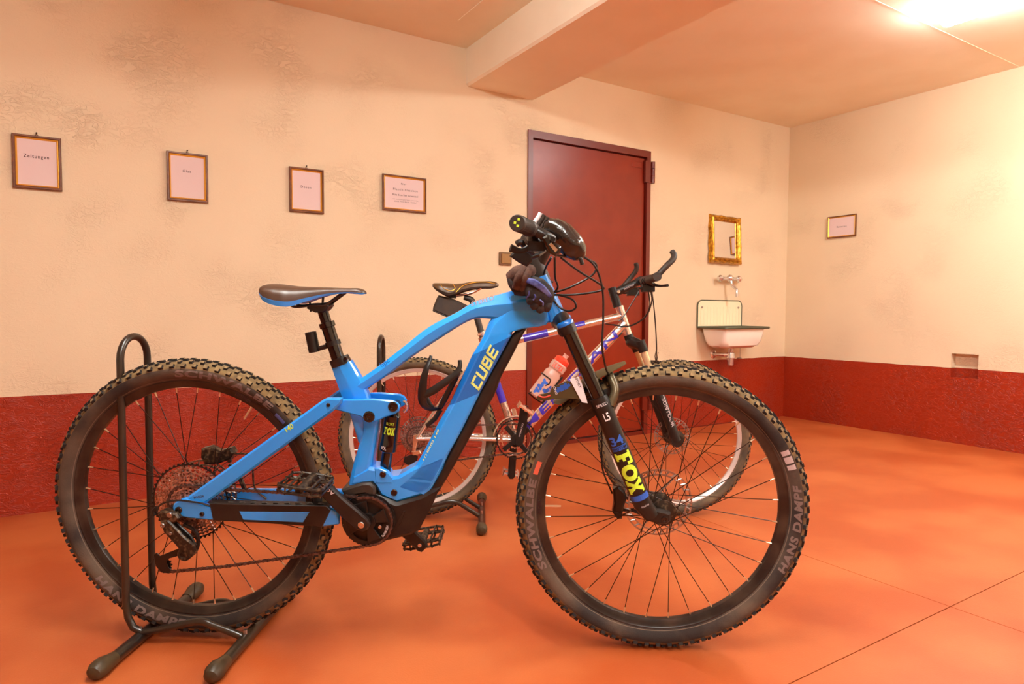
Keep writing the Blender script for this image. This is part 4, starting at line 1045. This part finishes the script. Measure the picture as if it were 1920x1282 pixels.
    h1 = Vector((tip.x + .02, -.25, tip.z - .002)); 
    def mir(p): return Vector((p.x, -p.y, p.z))
    mb = MB(); pts = [tip, h1, Vector((ctr.x - .012, -.12, ctr.z + .012)), Vector((ctr.x, -.05, ctr.z)), Vector((ctr.x, .05, ctr.z)), Vector((ctr.x - .012, .12, ctr.z + .012)), mir(h1), mir(tip)]
    mb.tube(pts, [.0111, .0111, .0125, .0159, .0159, .0125, .0111, .0111], 16, k=4); hb = mb.build('handlebar', 'black', root)
    for sg in (1, -1):
        q0 = tip if sg > 0 else mir(tip); q1 = h1 if sg > 0 else mir(h1); d = (q1 - q0).normalized()
        mb = MB(); mb.tube([q0 - d * .002, q0, q0 + d * .003, q0 + d * .122, q0 + d * .125, q0 + d * .135, q0 + d * .137], [.0145, .0158, .0162, .0158, .0178, .0178, .0115], 22)
        for i in range(14): mb.tube([q0 + d * (.014 + i * .0075), q0 + d * (.0165 + i * .0075)], .0166, 18)
        gp = mb.build('grip', 'blackmatt', hb)
        if sg > 0:
            # three small lozenges printed on the end cap
            e1 = Vector((1, 0, .15)).normalized(); e1 = (e1 - d * e1.dot(d)).normalized(); e2 = d.cross(e1)
            if e2.z < 0: e2 = -e2
            mb = MB()
            for cx_, cz_ in ((.004, .006), (-.004, .001), (0.0005, -.0055)):
                mb.add([q0 - d * .0026 + e1 * (cx_ + a) + e2 * (cz_ + b) for a, b in ((-.003, -.0015), (.0015, -.003), (.003, .0015), (-.0015, .003))], [(0, 1, 2, 3)])
            mb.build('end_cap_mark', 'yellow', hb, smooth=False)
        # brake lever
        cl = q0 + d * .155
        ys = -1 if sg > 0 else 1
        mb = MB(); mb.tube([cl - d * .008, cl + d * .008], .0165, 16)
        f1 = Vector((1, 0, -.45)).normalized()
        mb.tube([cl + f1 * .012, cl + f1 * .03, cl + f1 * .045 + d * .03], [.011, .012, .01], 10)
        mb.tube([cl + f1 * .03 + d * .02, cl + f1 * .05 + d * .005, cl + f1 * .058 - d * .03, cl + f1 * .062 - d * .075], [.007, .006, .005, .0055], 8, k=3)
        bl_ = mb.build('brake_lever', 'black', hb)
        # shifter / dropper remote
        c2 = q0 + d * .185
        mb = MB(); mb.tube([c2 - d * .007, c2 + d * .007], .0155, 14); dn = Vector((.1, 0, -1)).normalized(); bk = Vector((-1, 0, -.35)).normalized()
        mb.tube([c2 + dn * .008, c2 + dn * .03], [.012, .016], 10); mb.box(c2 + dn * .035 + Vector((.004, 0, 0)), (.036, .034, .02))
        mb.tube([c2 + dn * .03, c2 + dn * .035 + bk * .03, c2 + dn * .022 + bk * .052 - d * .01], [.006, .006, .009], 8, k=3, flat=.5)
        mb.build('shift_lever', 'black', hb)
    # display / remote on the near side
    mb = MB(); plate(mb, fr, [(1016, 446), (1026, 440), (1052, 462), (1051, 474), (1042, 481), (1030, 474)], .262, .225, .004); ds = mb.build('display_remote', 'blackgloss', hb)
    mb = MB(); plate(mb, fr, [(1029, 458), (1034, 455), (1046, 468), (1041, 473)], .2626, .261, .0002); mb.build('display_bezel', 'brass', hb)
    mb = MB(); plate(mb, fr, [(955, 480), (964, 470), (985, 466), (998, 478), (998, 490), (988, 500), (972, 492)], .12, .105, .004); mb.tube([at(985, 485, .11), at(1008, 478, .10), at(1020, 470, .06)], .006, 8); mb.build('remote_paddle', 'black', hb)
    mb = MB(); mb.tube([at(968, 458, .19), at(977, 454, .19), at(984, 464, .18), at(1000, 476, .15)], [.007, .008, .005, .004], 8, k=3); mb.build('dropper_lever', 'black', hb)
    # stem and steerer
    s0 = at(1012, 522, 0); s1 = at(999, 488, 0)
    mb = MB(); mb.tube([s0 + (s0 - s1) * .2, s1], [.025, .024], 20); mb.tube([s1 + (s0 - s1) * .35, ctr], [.02, .02], 16); mb.tube([ctr + Vector((0, -.028, 0)), ctr + Vector((0, .028, 0))], .023, 18)
    mb.tube([s1, s1 + (s1 - s0).normalized() * .004], .017, 16)
    mb.build('stem', 'blackmatt', root)
    # cables and hoses
    cab = [
        ([at(1040, 478, .16), at(1070, 482, .12), at(1095, 482, .1), at(1118, 503, .09), at(1130, 545, .08), at(1131, 600, .08), at(1129, 650, .085), at(1136, 690, .07), at(1142, 702, .04)], 'brake_hose'),
        ([at(1052, 483, .12), at(1085, 508, .08), at(1128, 535, .04), at(1125, 545, .035), at(1080, 552, .036), at(1034, 553, .034)], 'shift_cable'),
        ([at(1098, 484, .06), at(1118, 496, .04), at(1110, 516, .04), at(1070, 538, .036), at(1034, 550, .034)], 'shift_cable'),
        ([at(1040, 483, .1), at(1041, 520, .06), at(1046, 538, .04), at(1036, 552, .034)], 'shift_cable'),
        ([at(1034, 482, .12), at(1024, 500, .06), at(1019, 515, .04)], 'shift_cable'),
        ([at(1034, 556, .033), at(1048, 575, .033), at(1066, 583, .04), at(1080, 576, .045), at(1074, 562, .045), at(1052, 554, .036), at(1033, 552, .034)], 'brake_hose')]
    for p, nm in cab: MB().tube(p, .0026, 8, k=6).build(nm, 'black', root)
    mb = MB(); mb.tube([at(1142, 702, -.04), at(1130, 780, -.062), at(1128, 840, -.066), at(1130, 880, -.06), at(1148, 925, -.05)], .0025, 6, k=5); mb.build('brake_hose', 'black', root)
    # ---------------- loose things carried on the bike
    def blob(name, segs, mt, parent, n=12, k=4, flat=1.0):
        mb = MB()
        for pts, r in segs: mb.tube(pts, r, n, k=k, flat=flat)
        return mb.build(name, mt, parent, angle=70)
    g = empty('cycling_glove', fr.M); tag(g, 'black cycling glove with blue piping, hung below the stem on the head tube', 'glove', 'cycling gloves on the bike')
    blob('glove_body', [([at(990, 528, .05), at(1003, 540, .062), at(1016, 556, .066), at(1024, 570, .06)], [.018, .030, .032, .022])], 'cloth', g, flat=.55)
    for i, (a, b) in enumerate((((1006, 560), (990, 566)), ((1010, 568), (998, 576)), ((1018, 574), (1010, 583)), ((1028, 566), (1024, 582)))):
        MB().tube([at(*a, .06), at((a[0] + b[0]) / 2, (a[1] + b[1]) / 2, .066), at(*b, .062)], [.011, .011, .008], 10, k=3).build('finger', 'cloth', g)
    MB().tube([at(986, 525, .066), at(1002, 530, .082), at(1018, 541, .085), at(1032, 556, .078)], [.006, .0085, .008, .005], 8, k=3, flat=.5).build('piping', 'clothblue', g)
    for a, b in (((992, 545), (986, 560)), ((1002, 552), (1000, 562)), ((1012, 562), (1018, 572))): MB().tube([at(*a, .084), at((a[0] + b[0]) / 2 + 3, (a[1] + b[1]) / 2, .086), at(*b, .08)], .0022, 6, k=3).build('cord', 'clothblue', g)
    g = empty('cycling_glove', fr.M); tag(g, 'brown and black cycling glove tucked behind the stem, cuff towards the saddle', 'glove', 'cycling gloves on the bike')
    blob('glove_body', [([at(958, 525, .03), at(972, 516, .04), at(988, 510, .045), at(1000, 505, .03)], [.02, .024, .022, .012])], 'clothbrown', g, flat=.7)
    for a, b, c_ in (((968, 540), (974, 520), (984, 502)), ((980, 543), (985, 522), (992, 504))): MB().tube([at(*a, .05), at(*b, .062), at(*c_, .055)], [.011, .0125, .009], 10, k=3).build('finger', 'clothbrown', g)
    MB().tube([at(955, 517, .035), at(960, 532, .04), at(966, 546, .04)], [.008, .01, .007], 10, k=3).build('cuff', 'cloth', g)
    MB().tube([at(966, 546, .04), at(985, 546, .05), at(1000, 540, .05)], [.01, .012, .009], 10, k=3).build('cuff', 'cloth', g)
    g = empty('handlebar_pouch', fr.M); tag(g, 'shiny black padded pouch with a striped collar strapped to the handlebar', 'bag')
    blob('pouch_body', [([at(1028, 414, .12), at(1034, 424, .125), at(1052, 440, .13), at(1072, 460, .13), at(1086, 474, .125), at(1094, 480, .12)], [.012, .024, .031, .030, .022, .008])], 'vinyl', g, n=18, k=5)
    for i in range(4):
        a = at(1014 + i * 6, 399 + i * 3.6, .125); b = at(1001 + i * 7, 419 + i * 4.2, .125)
        MB().tube([a, a.lerp(b, .5) + Vector((.003, 0, .003)), b], .0056, 10, k=3).build('collar_ring', 'white' if i == 0 else 'nylon', g)
    MB().tube([at(1080, 480, .14), at(1088, 484, .14), at(1092, 496, .14)], [.004, .004, .005], 8, k=3).build('drawstring', 'black', g)
    return root
blue_bike()

# ================================================================== BIKE STANDS
def stand(fr0, uh, u1, u2, uk, zk, zt, label):
    m = fr0.M
    t = empty('bike_stand', m); tag(t, label, 'bike stand', 'tubular floor stands for one wheel')
    r = .0092; hw = .058
    mb = MB(); pts = []
    arc = [(hw * math.cos(q), hw * math.sin(q)) for q in [PI * j / 12 for j in range(13)]]
    zc = zt - r - hw
    left = [(uh, -hw, z) for z in (zc * .9, .11)] + [(uh + .004, -hw, .07), (uh + .018, -hw, .042), (uh + .042, -hw, .03)]
    near = [Vector(p) for p in left]
    far = [Vector((p[0], -p[1], p[2])) for p in left]
    hoop = list(reversed(near)) + [Vector((uh, -a, zc + b)) for a, b in arc] + far
    mb.tube(hoop, r, 12); mb.build('wheel_hoop', 'rackblack', t)
    for sg in (-1, 1):
        y = sg * hw
        mb = MB(); mb.tube([(uh + .04, y, .03), (u1 + .03, y, .034), (uk - .09, y, zk - .018), (uk - .025, y, zk - .002), (uk + .005, y, zk), (uk + .028, y, zk - .008), (u2 - .02, y, .03), (u2 - .006, y, .022)], r, 12, k=4); mb.build('side_rail', 'rackblack', t)
    for u in (u1, u2):
        mb = MB(); mb.tube([(u, -.2, .0175), (u, .2, .0175)], .0155, 16); f = mb.build('foot_bar', 'rackblack', t)
        for sg in (-1, 1):
            mb = MB(); mb.tube([(u, sg * .165, .0185), (u, sg * .185, .02), (u, sg * .205, .0225), (u, sg * .225, .0225), (u, sg * .238, .0205), (u, sg * .243, .019)], [.0165, .0185, .0225, .0223, .017, .008], 18); mb.build('rubber_foot', 'rackrubber', f)
    for u in (u1, u2):
        for sg in (-1, 1):
            MB().cyl((u, sg * hw, .03), (u, sg * hw, .044), .005, n=8).build('bolt', 'steel', t)
    return t
R1 = Frm(.20047, 1.89785, -.59712, 0, 1.21548, 0)
stand(R1, -.171, -.135, .145, .03, .062, .812, 'black tubular floor stand holding the rear wheel of the blue bike')
R2 = Frm(1.0963, 2.51187, -.5117, 0, 1.09937, 0)
stand(R2, -.148, -.11, .272, .15, .085, .775, 'black tubular floor stand holding the rear wheel of the silver bike')

# ================================================================== SILVER BIKE
SF = Frm(1.0963, 2.51187, -.5117, -.04589, 1.09937, .0087)
def silver_bike():
    fr = SF; at = fr.at; T = math.radians
    root = empty('mountain_bike', fr.M); tag(root, 'silver hardtail mountain bike with bar ends, standing behind the blue bike', 'bicycle')
    bb = at(966, 822, .0)
    # frame
    def tube(parts, name='frame', mt='alupaint'):
        mb = MB()
        for pts, r in parts: mb.tube(pts, r, 20)
        return mb.build(name, mt, root, angle=50)
    ht0, ht1 = at(1161, 574, 0), at(1178, 628, 0); st = at(906, 642, 0)
    tt0, tt1 = at(907, 652, 0), at(1166, 592, 0)
    dt1 = at(1172, 607, 0)
    parts = [([ht0, ht1], .0175), ([tt0, tt1], [.015, .0165]), ([bb, dt1], [.0195, .0215]), ([at(903, 632, 0), bb], .0155), ([bb + Vector((0, -.036, 0)), bb + Vector((0, .036, 0))], .021)]
    hub = Vector((0, 0, .335))
    for sg in (-1, 1):
        parts.append(([bb + Vector((-.01, sg * .03, 0)), Vector((.16, sg * .045, .335)), Vector((0, sg * .068, .335))], [.011, .0095, .008]))
        parts.append(([at(908, 655, 0) + Vector((0, sg * .018, 0)), Vector((.12, sg * .045, .52)), Vector((0, sg * .068, .335))], [.008, .008, .007]))
    fo = tube(parts)
    # blue panels wrapped on the tubes
    mb = MB()
    band_cyl(mb, tt0, tt1, .0158, .285, .46, -1.5, 1.2); mb.build('blue_panel', 'purple', fo, smooth=False); mb = MB(); band_cyl(mb, tt0, tt1, .0163, .64, .73, -1.45, .2)
    mb.build('blue_panel', 'purple', fo, smooth=False)
    s0_, s1_ = at(903, 632, 0), bb
    mb = MB(); band_cyl(mb, s0_, s1_, .0155, .42, .64, -PI / 2, PI / 2); mb.build('blue_panel', 'purple', fo, smooth=False)
    lt = MB(); text_cyl2(lt, 'MERIDIAN', tuple(bb), tuple(dt1), .0217, .08, .92, .036); lt.build('lettering', 'purple', fo, smooth=False)
    lt = MB(); mb = MB(); mb.tube([at(1085, 700, .006), at(1150, 638, .004), at(1168, 618, .0)], .003, 6, k=3); mb.build('cable', 'lightgrey', fo)
    mb = MB(); mb.tube([at(985, 641, .005), at(1060, 623, .005), at(1125, 606, .008), at(1136, 606, .01)], .0025, 6, k=3); mb.build('cable', 'lightgrey', fo)
    # fork
    A = at(1203, 648, .055); B = at(1221, 690, .055); Cc = at(1268, 826, .055)
    d = (Cc - A).normalized()
    def mir(p): return Vector((p.x, -p.y, p.z))
    mb = MB(); cr = at(1183, 640, 0)
    mb.tube([A, A * .4 + cr * .6 + Vector((0, -.01, 0)), cr, mir(A) * .4 + cr * .6 + Vector((0, .01, 0)), mir(A)], [.022, .023, .024, .023, .022], 14, k=3)
    for a in (A, mir(A)): mb.tube([a - d * .022, a + d * .026], .0205, 16)
    mb.tube([ht1 - d * .002, ht1 + d * .02], .021, 16); fk = mb.build('suspension_fork', 'black', root)
    for a, c_ in ((A, Cc), (mir(A), mir(Cc))):
        MB().tube([a, a + (c_ - a) * .5], .0155, 18).build('stanchion', 'goldfork', fk)
        mb = MB(); mb.tube([a + (c_ - a) * .42, a + (c_ - a) * .44, a + (c_ - a) * .9, c_], [.0195, .0215, .021, .024], 18); mb.tube([c_ + Vector((0, -.016, 0)), c_ + Vector((0, .016, 0))], .026, 14); mb.build('lower_leg', 'black', fk)
    lw = fk
    lt = MB(); text_cyl(lt, 'SUNTOUR', tuple(A), tuple(Cc), .0214, .55, .85, .014, 'down', .01, off=.2); band_cyl(lt, A, Cc, .0212, .46, .72, .45, .62); lt.build('lettering', 'lightgrey', lw, smooth=False)
    mb = MB(); e0 = A + (Cc - A) * .46; mb.tube([e0 + Vector((.015, .0, 0)), e0 + Vector((.03, .03, .05)), Vector((e0.x + .03, 0, e0.z + .06)), mir(e0) + Vector((.03, -.03, .05)), mir(e0) + Vector((.015, 0, 0))], .009, 8, k=4); mb.build('fork_arch', 'black', lw)
    # wheels
    sp = dict(flange=(.03, .03), hubhalf=.055, spokes=32, knobs=64, rim='rimsilver', rubber='rubber2', kh=.0038, rotor=.08, rotory=.04, spoke='spoke', sr=.001)
    wheel(root, 'front_wheel', fr.L, .335, .335, .289, .0255, .0125, .016, dict(sp, phase=.06))
    wheel(root, 'rear_wheel', 0, .335, .335, .289, .0255, .0125, .016, dict(sp, phase=.02, hubhalf=.062))
    # cassette, derailleur
    cs = MB().lathe((0, 0, 0), (0, 1, 0), [(.001, -.05), (.014, -.05), (.016, -.02), (.001, -.02)], 16).build('cassette', 'cassteel', root); cs.location = hub
    for i, r in enumerate([.066, .06, .053, .047, .041, .035, .03, .025, .021]):
        sprocket(r, max(11, int(2 * PI * r / .0127)), .002, -.022 - i * .0032, .0075).build('sprocket', 'cassteel', cs)
    mb = MB(); plate(mb, fr, [(774, 816), (789, 813), (793, 822), (784, 826), (781, 833), (780, 842), (773, 842)], .066, .058, .002); mb.tube([at(777, 838, .06), at(776, 850, .06), at(783, 850, .06)], .01, 8)
    rd = mb.build('rear_derailleur', 'alu', root)
    mb = MB(); plate(mb, fr, [(758, 857), (776, 850), (784, 856), (780, 870), (764, 872), (757, 866)], .06, .05, .002); plate(mb, fr, [(771, 846), (787, 844), (790, 851), (775, 854)], .07, .055, .003, 1); mb.build('derailleur_cage', ['black', 'alu'], rd)
    # crankset
    c0 = at(968, 823, .05); rings_ = [(.086, 44, .0), (.066, 32, .006), (.044, 22, .012)]
    ck = MB().lathe((0, 0, 0), (0, 1, 0), [(.001, -.012), (.022, -.012), (.024, -.004), (.024, .03), (.001, .03)], 18).build('crankset', 'black', root); ck.location = c0
    for r, te, y in rings_: sprocket(r, te, .0025, y, .008).build('chainring', 'black' if r > .08 else 'alu', ck)
    for i in range(4):
        q = i * PI / 2 + .7; mb = MB(); mb.prism([(.016 * math.cos(q - .6), .016 * math.sin(q - .6)), (.07 * math.cos(q - .14), .07 * math.sin(q - .14)), (.07 * math.cos(q + .14), .07 * math.sin(q + .14)), (.016 * math.cos(q + .6), .016 * math.sin(q + .6))], -.008, -.001, .001); mb.build('spider_arm', 'black', ck)
    for i in range(4):
        q = i * PI / 2 - .08
        mb = MB(); mb.tube([((.078 - .012 * abs(math.cos(2 * t))) * math.cos(q + t * .45), -.003, (.078 - .012 * abs(math.cos(2 * t))) * math.sin(q + t * .45)) for t in [-1 + j / 6 for j in range(13)]], .0028, 5); mb.build('ring_edge', 'silver', ck)
    mb = MB(); plate(mb, fr, [(976, 762), (984, 759), (991, 762), (988, 800), (980, 834), (972, 838), (965, 833), (967, 818), (972, 790)], .072, .058, .003)
    ar = mb.build('crank_arm', 'black', root)
    lt = MB(); text_flat(lt, fr, 'SHIMANO', (975, 819), (982, 794), .0725, .7, .01); lt.build('lettering', 'lightgrey', ar, smooth=False)
    mb = MB(); plate(mb, fr, [(957, 830), (970, 830), (966, 893), (962, 898), (956, 898), (952, 892)], -.058, -.072, .003); mb.build('crank_arm', 'black', root)
    def cage_pedal(c, sg, tilt):
        rot = Matrix.Rotation(tilt, 3, 'Y'); mb = MB(); c = Vector(c)
        def P(x, y, z): return c + rot @ Vector((x, sg * y, z))
        for x in (-.032, .032):
            mb.tube([P(x, .01, -.008), P(x, .09, -.008)], .003, 6); mb.tube([P(x, .01, .008), P(x, .09, .008)], .003, 6)
            for y in (.01, .03, .05, .07, .09): mb.tube([P(x, y, -.012), P(x, y, .012)], .0035, 6)
        mb.tube([P(-.032, .09, 0), P(.032, .09, 0)], .006, 6); mb.tube([P(-.032, .012, 0), P(.032, .012, 0)], .006, 6); mb.tube([P(0, -.012, 0), P(0, .09, 0)], .009, 8)
        mb.build('pedal', 'alu', root)
    cage_pedal(at(984, 764, .085), -1, .6); cage_pedal(at(958, 890, -.085), 1, .2)
    # front mech
    mb = MB(); mb.tube([c0 + Vector((.094 * math.cos(T(a)), .004, .094 * math.sin(T(a)))) for a in range(85, 175, 8)], .005, 6, flat=1.6); mb.tube([c0 + Vector((-.005, .004, .094)), c0 + Vector((-.012, .03, .12))], .01, 8); mb.build('front_derailleur', 'alu', root)
    path = []
    for q in range(0, 13): a = lerp(PI * .58, -PI * .6, q / 12); path.append(c0 + Vector((.064 * math.cos(a), .006, .064 * math.sin(a))))
    path += [at(860, 862, .044), at(778, 868, .05), at(762, 864, .05), at(770, 856, .05), at(783, 850, .05)]
    for a in range(-50, -271, -20): path.append(hub + Vector((.045 * math.cos(T(a)), -.036, .045 * math.sin(T(a)))))
    chain_mesh(path + [path[0]]).build('chain', 'chain', root)
    # seat
    p0, p1 = at(907, 640, 0), at(888, 574, 0)
    mb = MB(); mb.tube([p0, p1], .0135, 16); mb.tube([p1, at(884, 562, 0), at(870, 557, 0)], [.0135, .013, .011], 12, k=3); sp_ = mb.build('seat_post', 'blackmatt', root)
    mb = MB(); mb.tube([at(903, 622, 0), at(905, 630, 0)], .018, 16); mb.tube([at(903, 626, .014), at(896, 628, .022)], .004, 8); mb.build('seat_clamp', 'alu', sp_)
    s = saddle(fr, root, [(812, 532, 537, .03), (816, 531, 541, .055), (826, 531, 547, .066), (840, 531, 554, .068), (853, 532, 552, .062), (868, 531, 546, .046), (885, 528, 542, .033), (905, 527, 540, .025), (920, 527, 540, .021), (930, 529, 538, .016), (935, 533, 536, .007)], 'leather2', 'blackmatt', .15)
    for sg in (-1, 1):
        mb = MB(); pts = [at(836, 548, 0), at(850, 554, 0), at(872, 552, 0), at(888, 548, 0), at(902, 540, 0)]
        mb.tube([Vector((p.x, sg * (.021 if i < 4 else .012), p.z)) for i, p in enumerate(pts)], .0035, 8, k=3)
        mb.build('saddle_rail', 'silver', s)
    lt = MB(); pts = [(826, 534, .062), (833, 541, .068), (845, 545, .069), (853, 541, .066), (850, 533, .06)]
    lt.tube([at(x, y, n) for x, y, n in pts], .0014, 5, k=4); lt.tube([at(855, 548, .06), at(866, 537, .05), at(885, 530, .034), at(910, 528.5, .024), at(928, 532, .017)], .0016, 5, k=4); lt.build('saddle_stripe', 'goldslip', s)
    # cockpit
    q0, q1 = at(1157, 572, 0), at(1147, 539, 0)
    mb = MB(); mb.tube([q0 + (q0 - q1) * .1, q1], .0185, 18); ctr = at(1199, 527, 0); mb.tube([q1 * .65 + q0 * .35, ctr], [.0175, .016], 14); mb.tube([ctr + Vector((0, -.025, 0)), ctr + Vector((0, .025, 0))], .019, 14)
    stm = mb.build('stem', 'black', root)
    bolts([(at(1160, 547, .019), .007, .003)], 'stem_bolt', 'brass', stm)
    lt = MB(); text_flat(lt, fr, 'syncros', (1171, 545), (1190, 536), .0182, .9, .01); lt.build('lettering', 'lightgrey', stm, smooth=False)
    e1 = at(1231, 519, .30); e0 = Vector((e1.x - .01, .30, e1.z))
    mb = MB(); mb.tube([e1, Vector((ctr.x - .005, -.12, ctr.z)), ctr, Vector((ctr.x - .005, .12, ctr.z)), e0], .0118, 14, k=4); hb = mb.build('handlebar', 'black', root)
    for sg, e in ((1, e1), (-1, e0)):
        y = Vector((0, sg, 0))
        mb = MB(); mb.tube([e + y * .012, e + y * .13], .0155, 16); mb.build('grip', 'blackmatt', hb)
        if sg > 0: pts = [e, at(1236, 513, .30), at(1251, 497, .30), at(1261, 487, .29), at(1264, 478, .28), at(1260, 471, .27)]
        else:
            pts = [e, e + Vector((.016, 0, .018)), e + Vector((.05, 0, .06)), e + Vector((.068, -.008, .085)), e + Vector((.072, -.015, .105)), e + Vector((.066, -.022, .122))]
        mb = MB(); mb.tube(pts, [.013, .0115, .0115, .0118, .0115, .0105], 14, k=4); mb.tube([e - y * .012, e + y * .012], .017, 14); mb.build('bar_end', 'blackmatt', hb)
        c_ = e + y * .15
        mb = MB(); mb.tube([c_ - y * .008, c_ + y * .008], .016, 12); f1 = Vector((.9, 0, -.4)).normalized()
        mb.tube([c_ + f1 * .01, c_ + f1 * .035 + y * .02], .011, 8); mb.tube([c_ + f1 * .03 + y * .02, c_ + f1 * .05, c_ + f1 * .06 - y * .04, c_ + f1 * .066 - y * .09], [.007, .006, .005, .006], 8, k=3); mb.build('brake_lever', 'black', hb)
        mb = MB(); mb.tube([c_ + y * .03 - y * .01, c_ + y * .05], .017, 12); mb.box(c_ + y * .04 + Vector((.015, 0, -.026)), (.05, .04, .034)); mb.tube([c_ + y * .03 + Vector((.0, 0, -.03)), c_ + y * .02 + Vector((-.03, 0, -.03))], .006, 6); mb.build('shift_lever', 'black', hb)
    for p in ([at(1220, 545, .14), at(1222, 565, .1), at(1212, 592, .06), at(1188, 609, .04), at(1165, 611, .035), at(1135, 607, .02)], [at(1216, 545, .1), at(1218, 575, .08), at(1205, 598, .06), at(1175, 612, .04), at(1148, 608, .03)], [at(1198, 546, .02), at(1185, 568, .02), at(1170, 592, .02), at(1160, 602, .02)],
              [at(1222, 545, .16), at(1226, 575, .14), at(1229, 610, .12), at(1231, 650, .1), at(1230, 680, .08)]):
        MB().tube(p, .0026, 6, k=6).build('cable', 'black', root)
    mb = MB(); mb.box(at(1227, 678, .06), (.03, .03, .012)); mb.tube([at(1231, 655, .1), at(1228, 668, .09), at(1231, 678, .09), at(1234, 660, .1)], .0015, 5, k=3); mb.build('cable_clip', 'derail', root)
    # ---------------- bottle and saddle bag
    b0, b1 = at(1004, 744, .0), at(1062, 666, .0); d = (b1 - b0).normalized(); L = (b1 - b0).length
    t = empty('water_bottle', fr.M); tag(t, 'translucent sports bottle with a red cap in the cage of the silver bike', 'bottle')
    MB().lathe(b0, d, [(.001, 0), (.03, 0), (.0365, .006), (.0365, L * .5), (.0365, L * .56), (.031, L * .6), (.031, L * .63), (.0365, L * .66), (.0365, L * .78), (.029, L * .815), (.001, L * .815)], 28).build('bottle_body', 'bottle', t)
    MB().lathe(b0, d, [(.001, L * .80), (.031, L * .80), (.033, L * .82), (.033, L * .885), (.028, L * .905), (.018, L * .93), (.011, L * .94), (.001, L * .94)], 24).build('cap', 'redcap', t)
    MB().lathe(b0, d, [(.001, L * .92), (.0115, L * .92), (.0115, L * .985), (.0135, L * .99), (.0135, L * 1.01), (.001, L * 1.012)], 16).build('nozzle', 'bottle', t)
    lt = MB(); text_cyl2(lt, 'ULTRA', tuple(b0), tuple(b1), .0368, .66, .77, .05, across=True); lt.build('lettering', 'redprint', t, smooth=False)
    for (s_, q_, r_) in ((.12, -.5, .012), (.22, -.4, .013), (.33, -.3, .012), (.2, .5, .014), (.28, .7, .012)):
        sd = Vector((-d.z, 0, d.x)) * -1; ny = Vector((0, -1, 0)); lt = MB(); pts = []
        for j in range(18):
            a = 2 * PI * j / 18; rr = r_ * (1 + .35 * math.sin(3 * a + s_ * 30)); s2 = s_ * L + rr * math.cos(a); q2 = q_ + rr * math.sin(a) / .0368
            pts.append(b0 + d * s2 + (ny * math.cos(q2) + sd * math.sin(q2)) * .0372)
        lt.add(pts, [tuple(range(18))]); lt.build('splash_print', 'splash', t, smooth=False)
    # its wire cage belongs to the bike
    mb = MB(); sd = Vector((d.z, 0, -d.x))
    def ring(s_, q0, q1): return [b0 + d * (s_ * L) + (Vector((0, -1, 0)) * math.cos(q) + sd * math.sin(q)) * .0395 for q in [lerp(q0, q1, j / 8) for j in range(9)]]
    p_ = [b0 + d * (.5 * L) + sd * .05]
    mb.tube(ring(.44, -1.7, .1) + [b0 + d * (.36 * L) + (Vector((0, -1, 0)) * math.cos(.25) + sd * math.sin(.25)) * .0395] + [b0 + d * (-.02 * L) + (Vector((0, -1, 0)) * math.cos(-1.1) + sd * math.sin(-1.1)) * .038], .0028, 6)
    mb.tube([b0 - d * .004 - sd * .036, b0 - d * .007, b0 - d * .004 + sd * .04], .003, 6); mb.tube([b0 - d * .004 + sd * .04, b0 + d * L * .62 + sd * .042], .005, 6)
    mb.build('bottle_cage', 'black', root)
    t = empty('saddle_bag', fr.M); tag(t, 'dark wedge-shaped saddle bag under the saddle of the silver bike', 'bag')
    mb = MB(); plate(mb, fr, [(822, 553), (844, 558), (860, 564), (876, 572), (862, 586), (842, 596), (811, 583), (812, 575), (819, 558)], .042, -.042, .008); mb.build('bag_body', 'nylon', t)
    mb = MB(); mb.tube([at(842, 559, .02), at(848, 552, .02), at(856, 556, .02)], .005, 8); mb.tube([at(842, 559, -.02), at(848, 552, -.02), at(856, 556, -.02)], .005, 8); mb.box(at(849, 556, 0), (.03, .05, .012)); mb.build('bag_mount', 'black', t)
    MB().tube([at(812, 582, .04), at(842, 595, .04), at(862, 585, .04)], .0022, 6).build('piping', 'blackmatt', t)
def text_cyl2(mb, body, A, B, r, s0, s1, width, across=False, off=.1):
    """reads upward along A->B with the letter tops to the rear; across: reads round the tube"""
    A = Vector(A); B = Vector(B); ax = (B - A).normalized(); L = (B - A).length; ny = Vector((0, -1, 0)); sd = Vector((-ax.z, 0, ax.x))
    def f(x, y):
        if across: s = lerp(s0, s1, y); q = -(x - .5) * width / r
        else: s = lerp(s0, s1, x); q = (y - .5) * width / r
        q += off
        return A + ax * (s * L) + (ny * math.cos(q) + sd * math.sin(q)) * (r + .0006)
    text_map(mb, body, f, .02, .1, 1.1)
silver_bike()
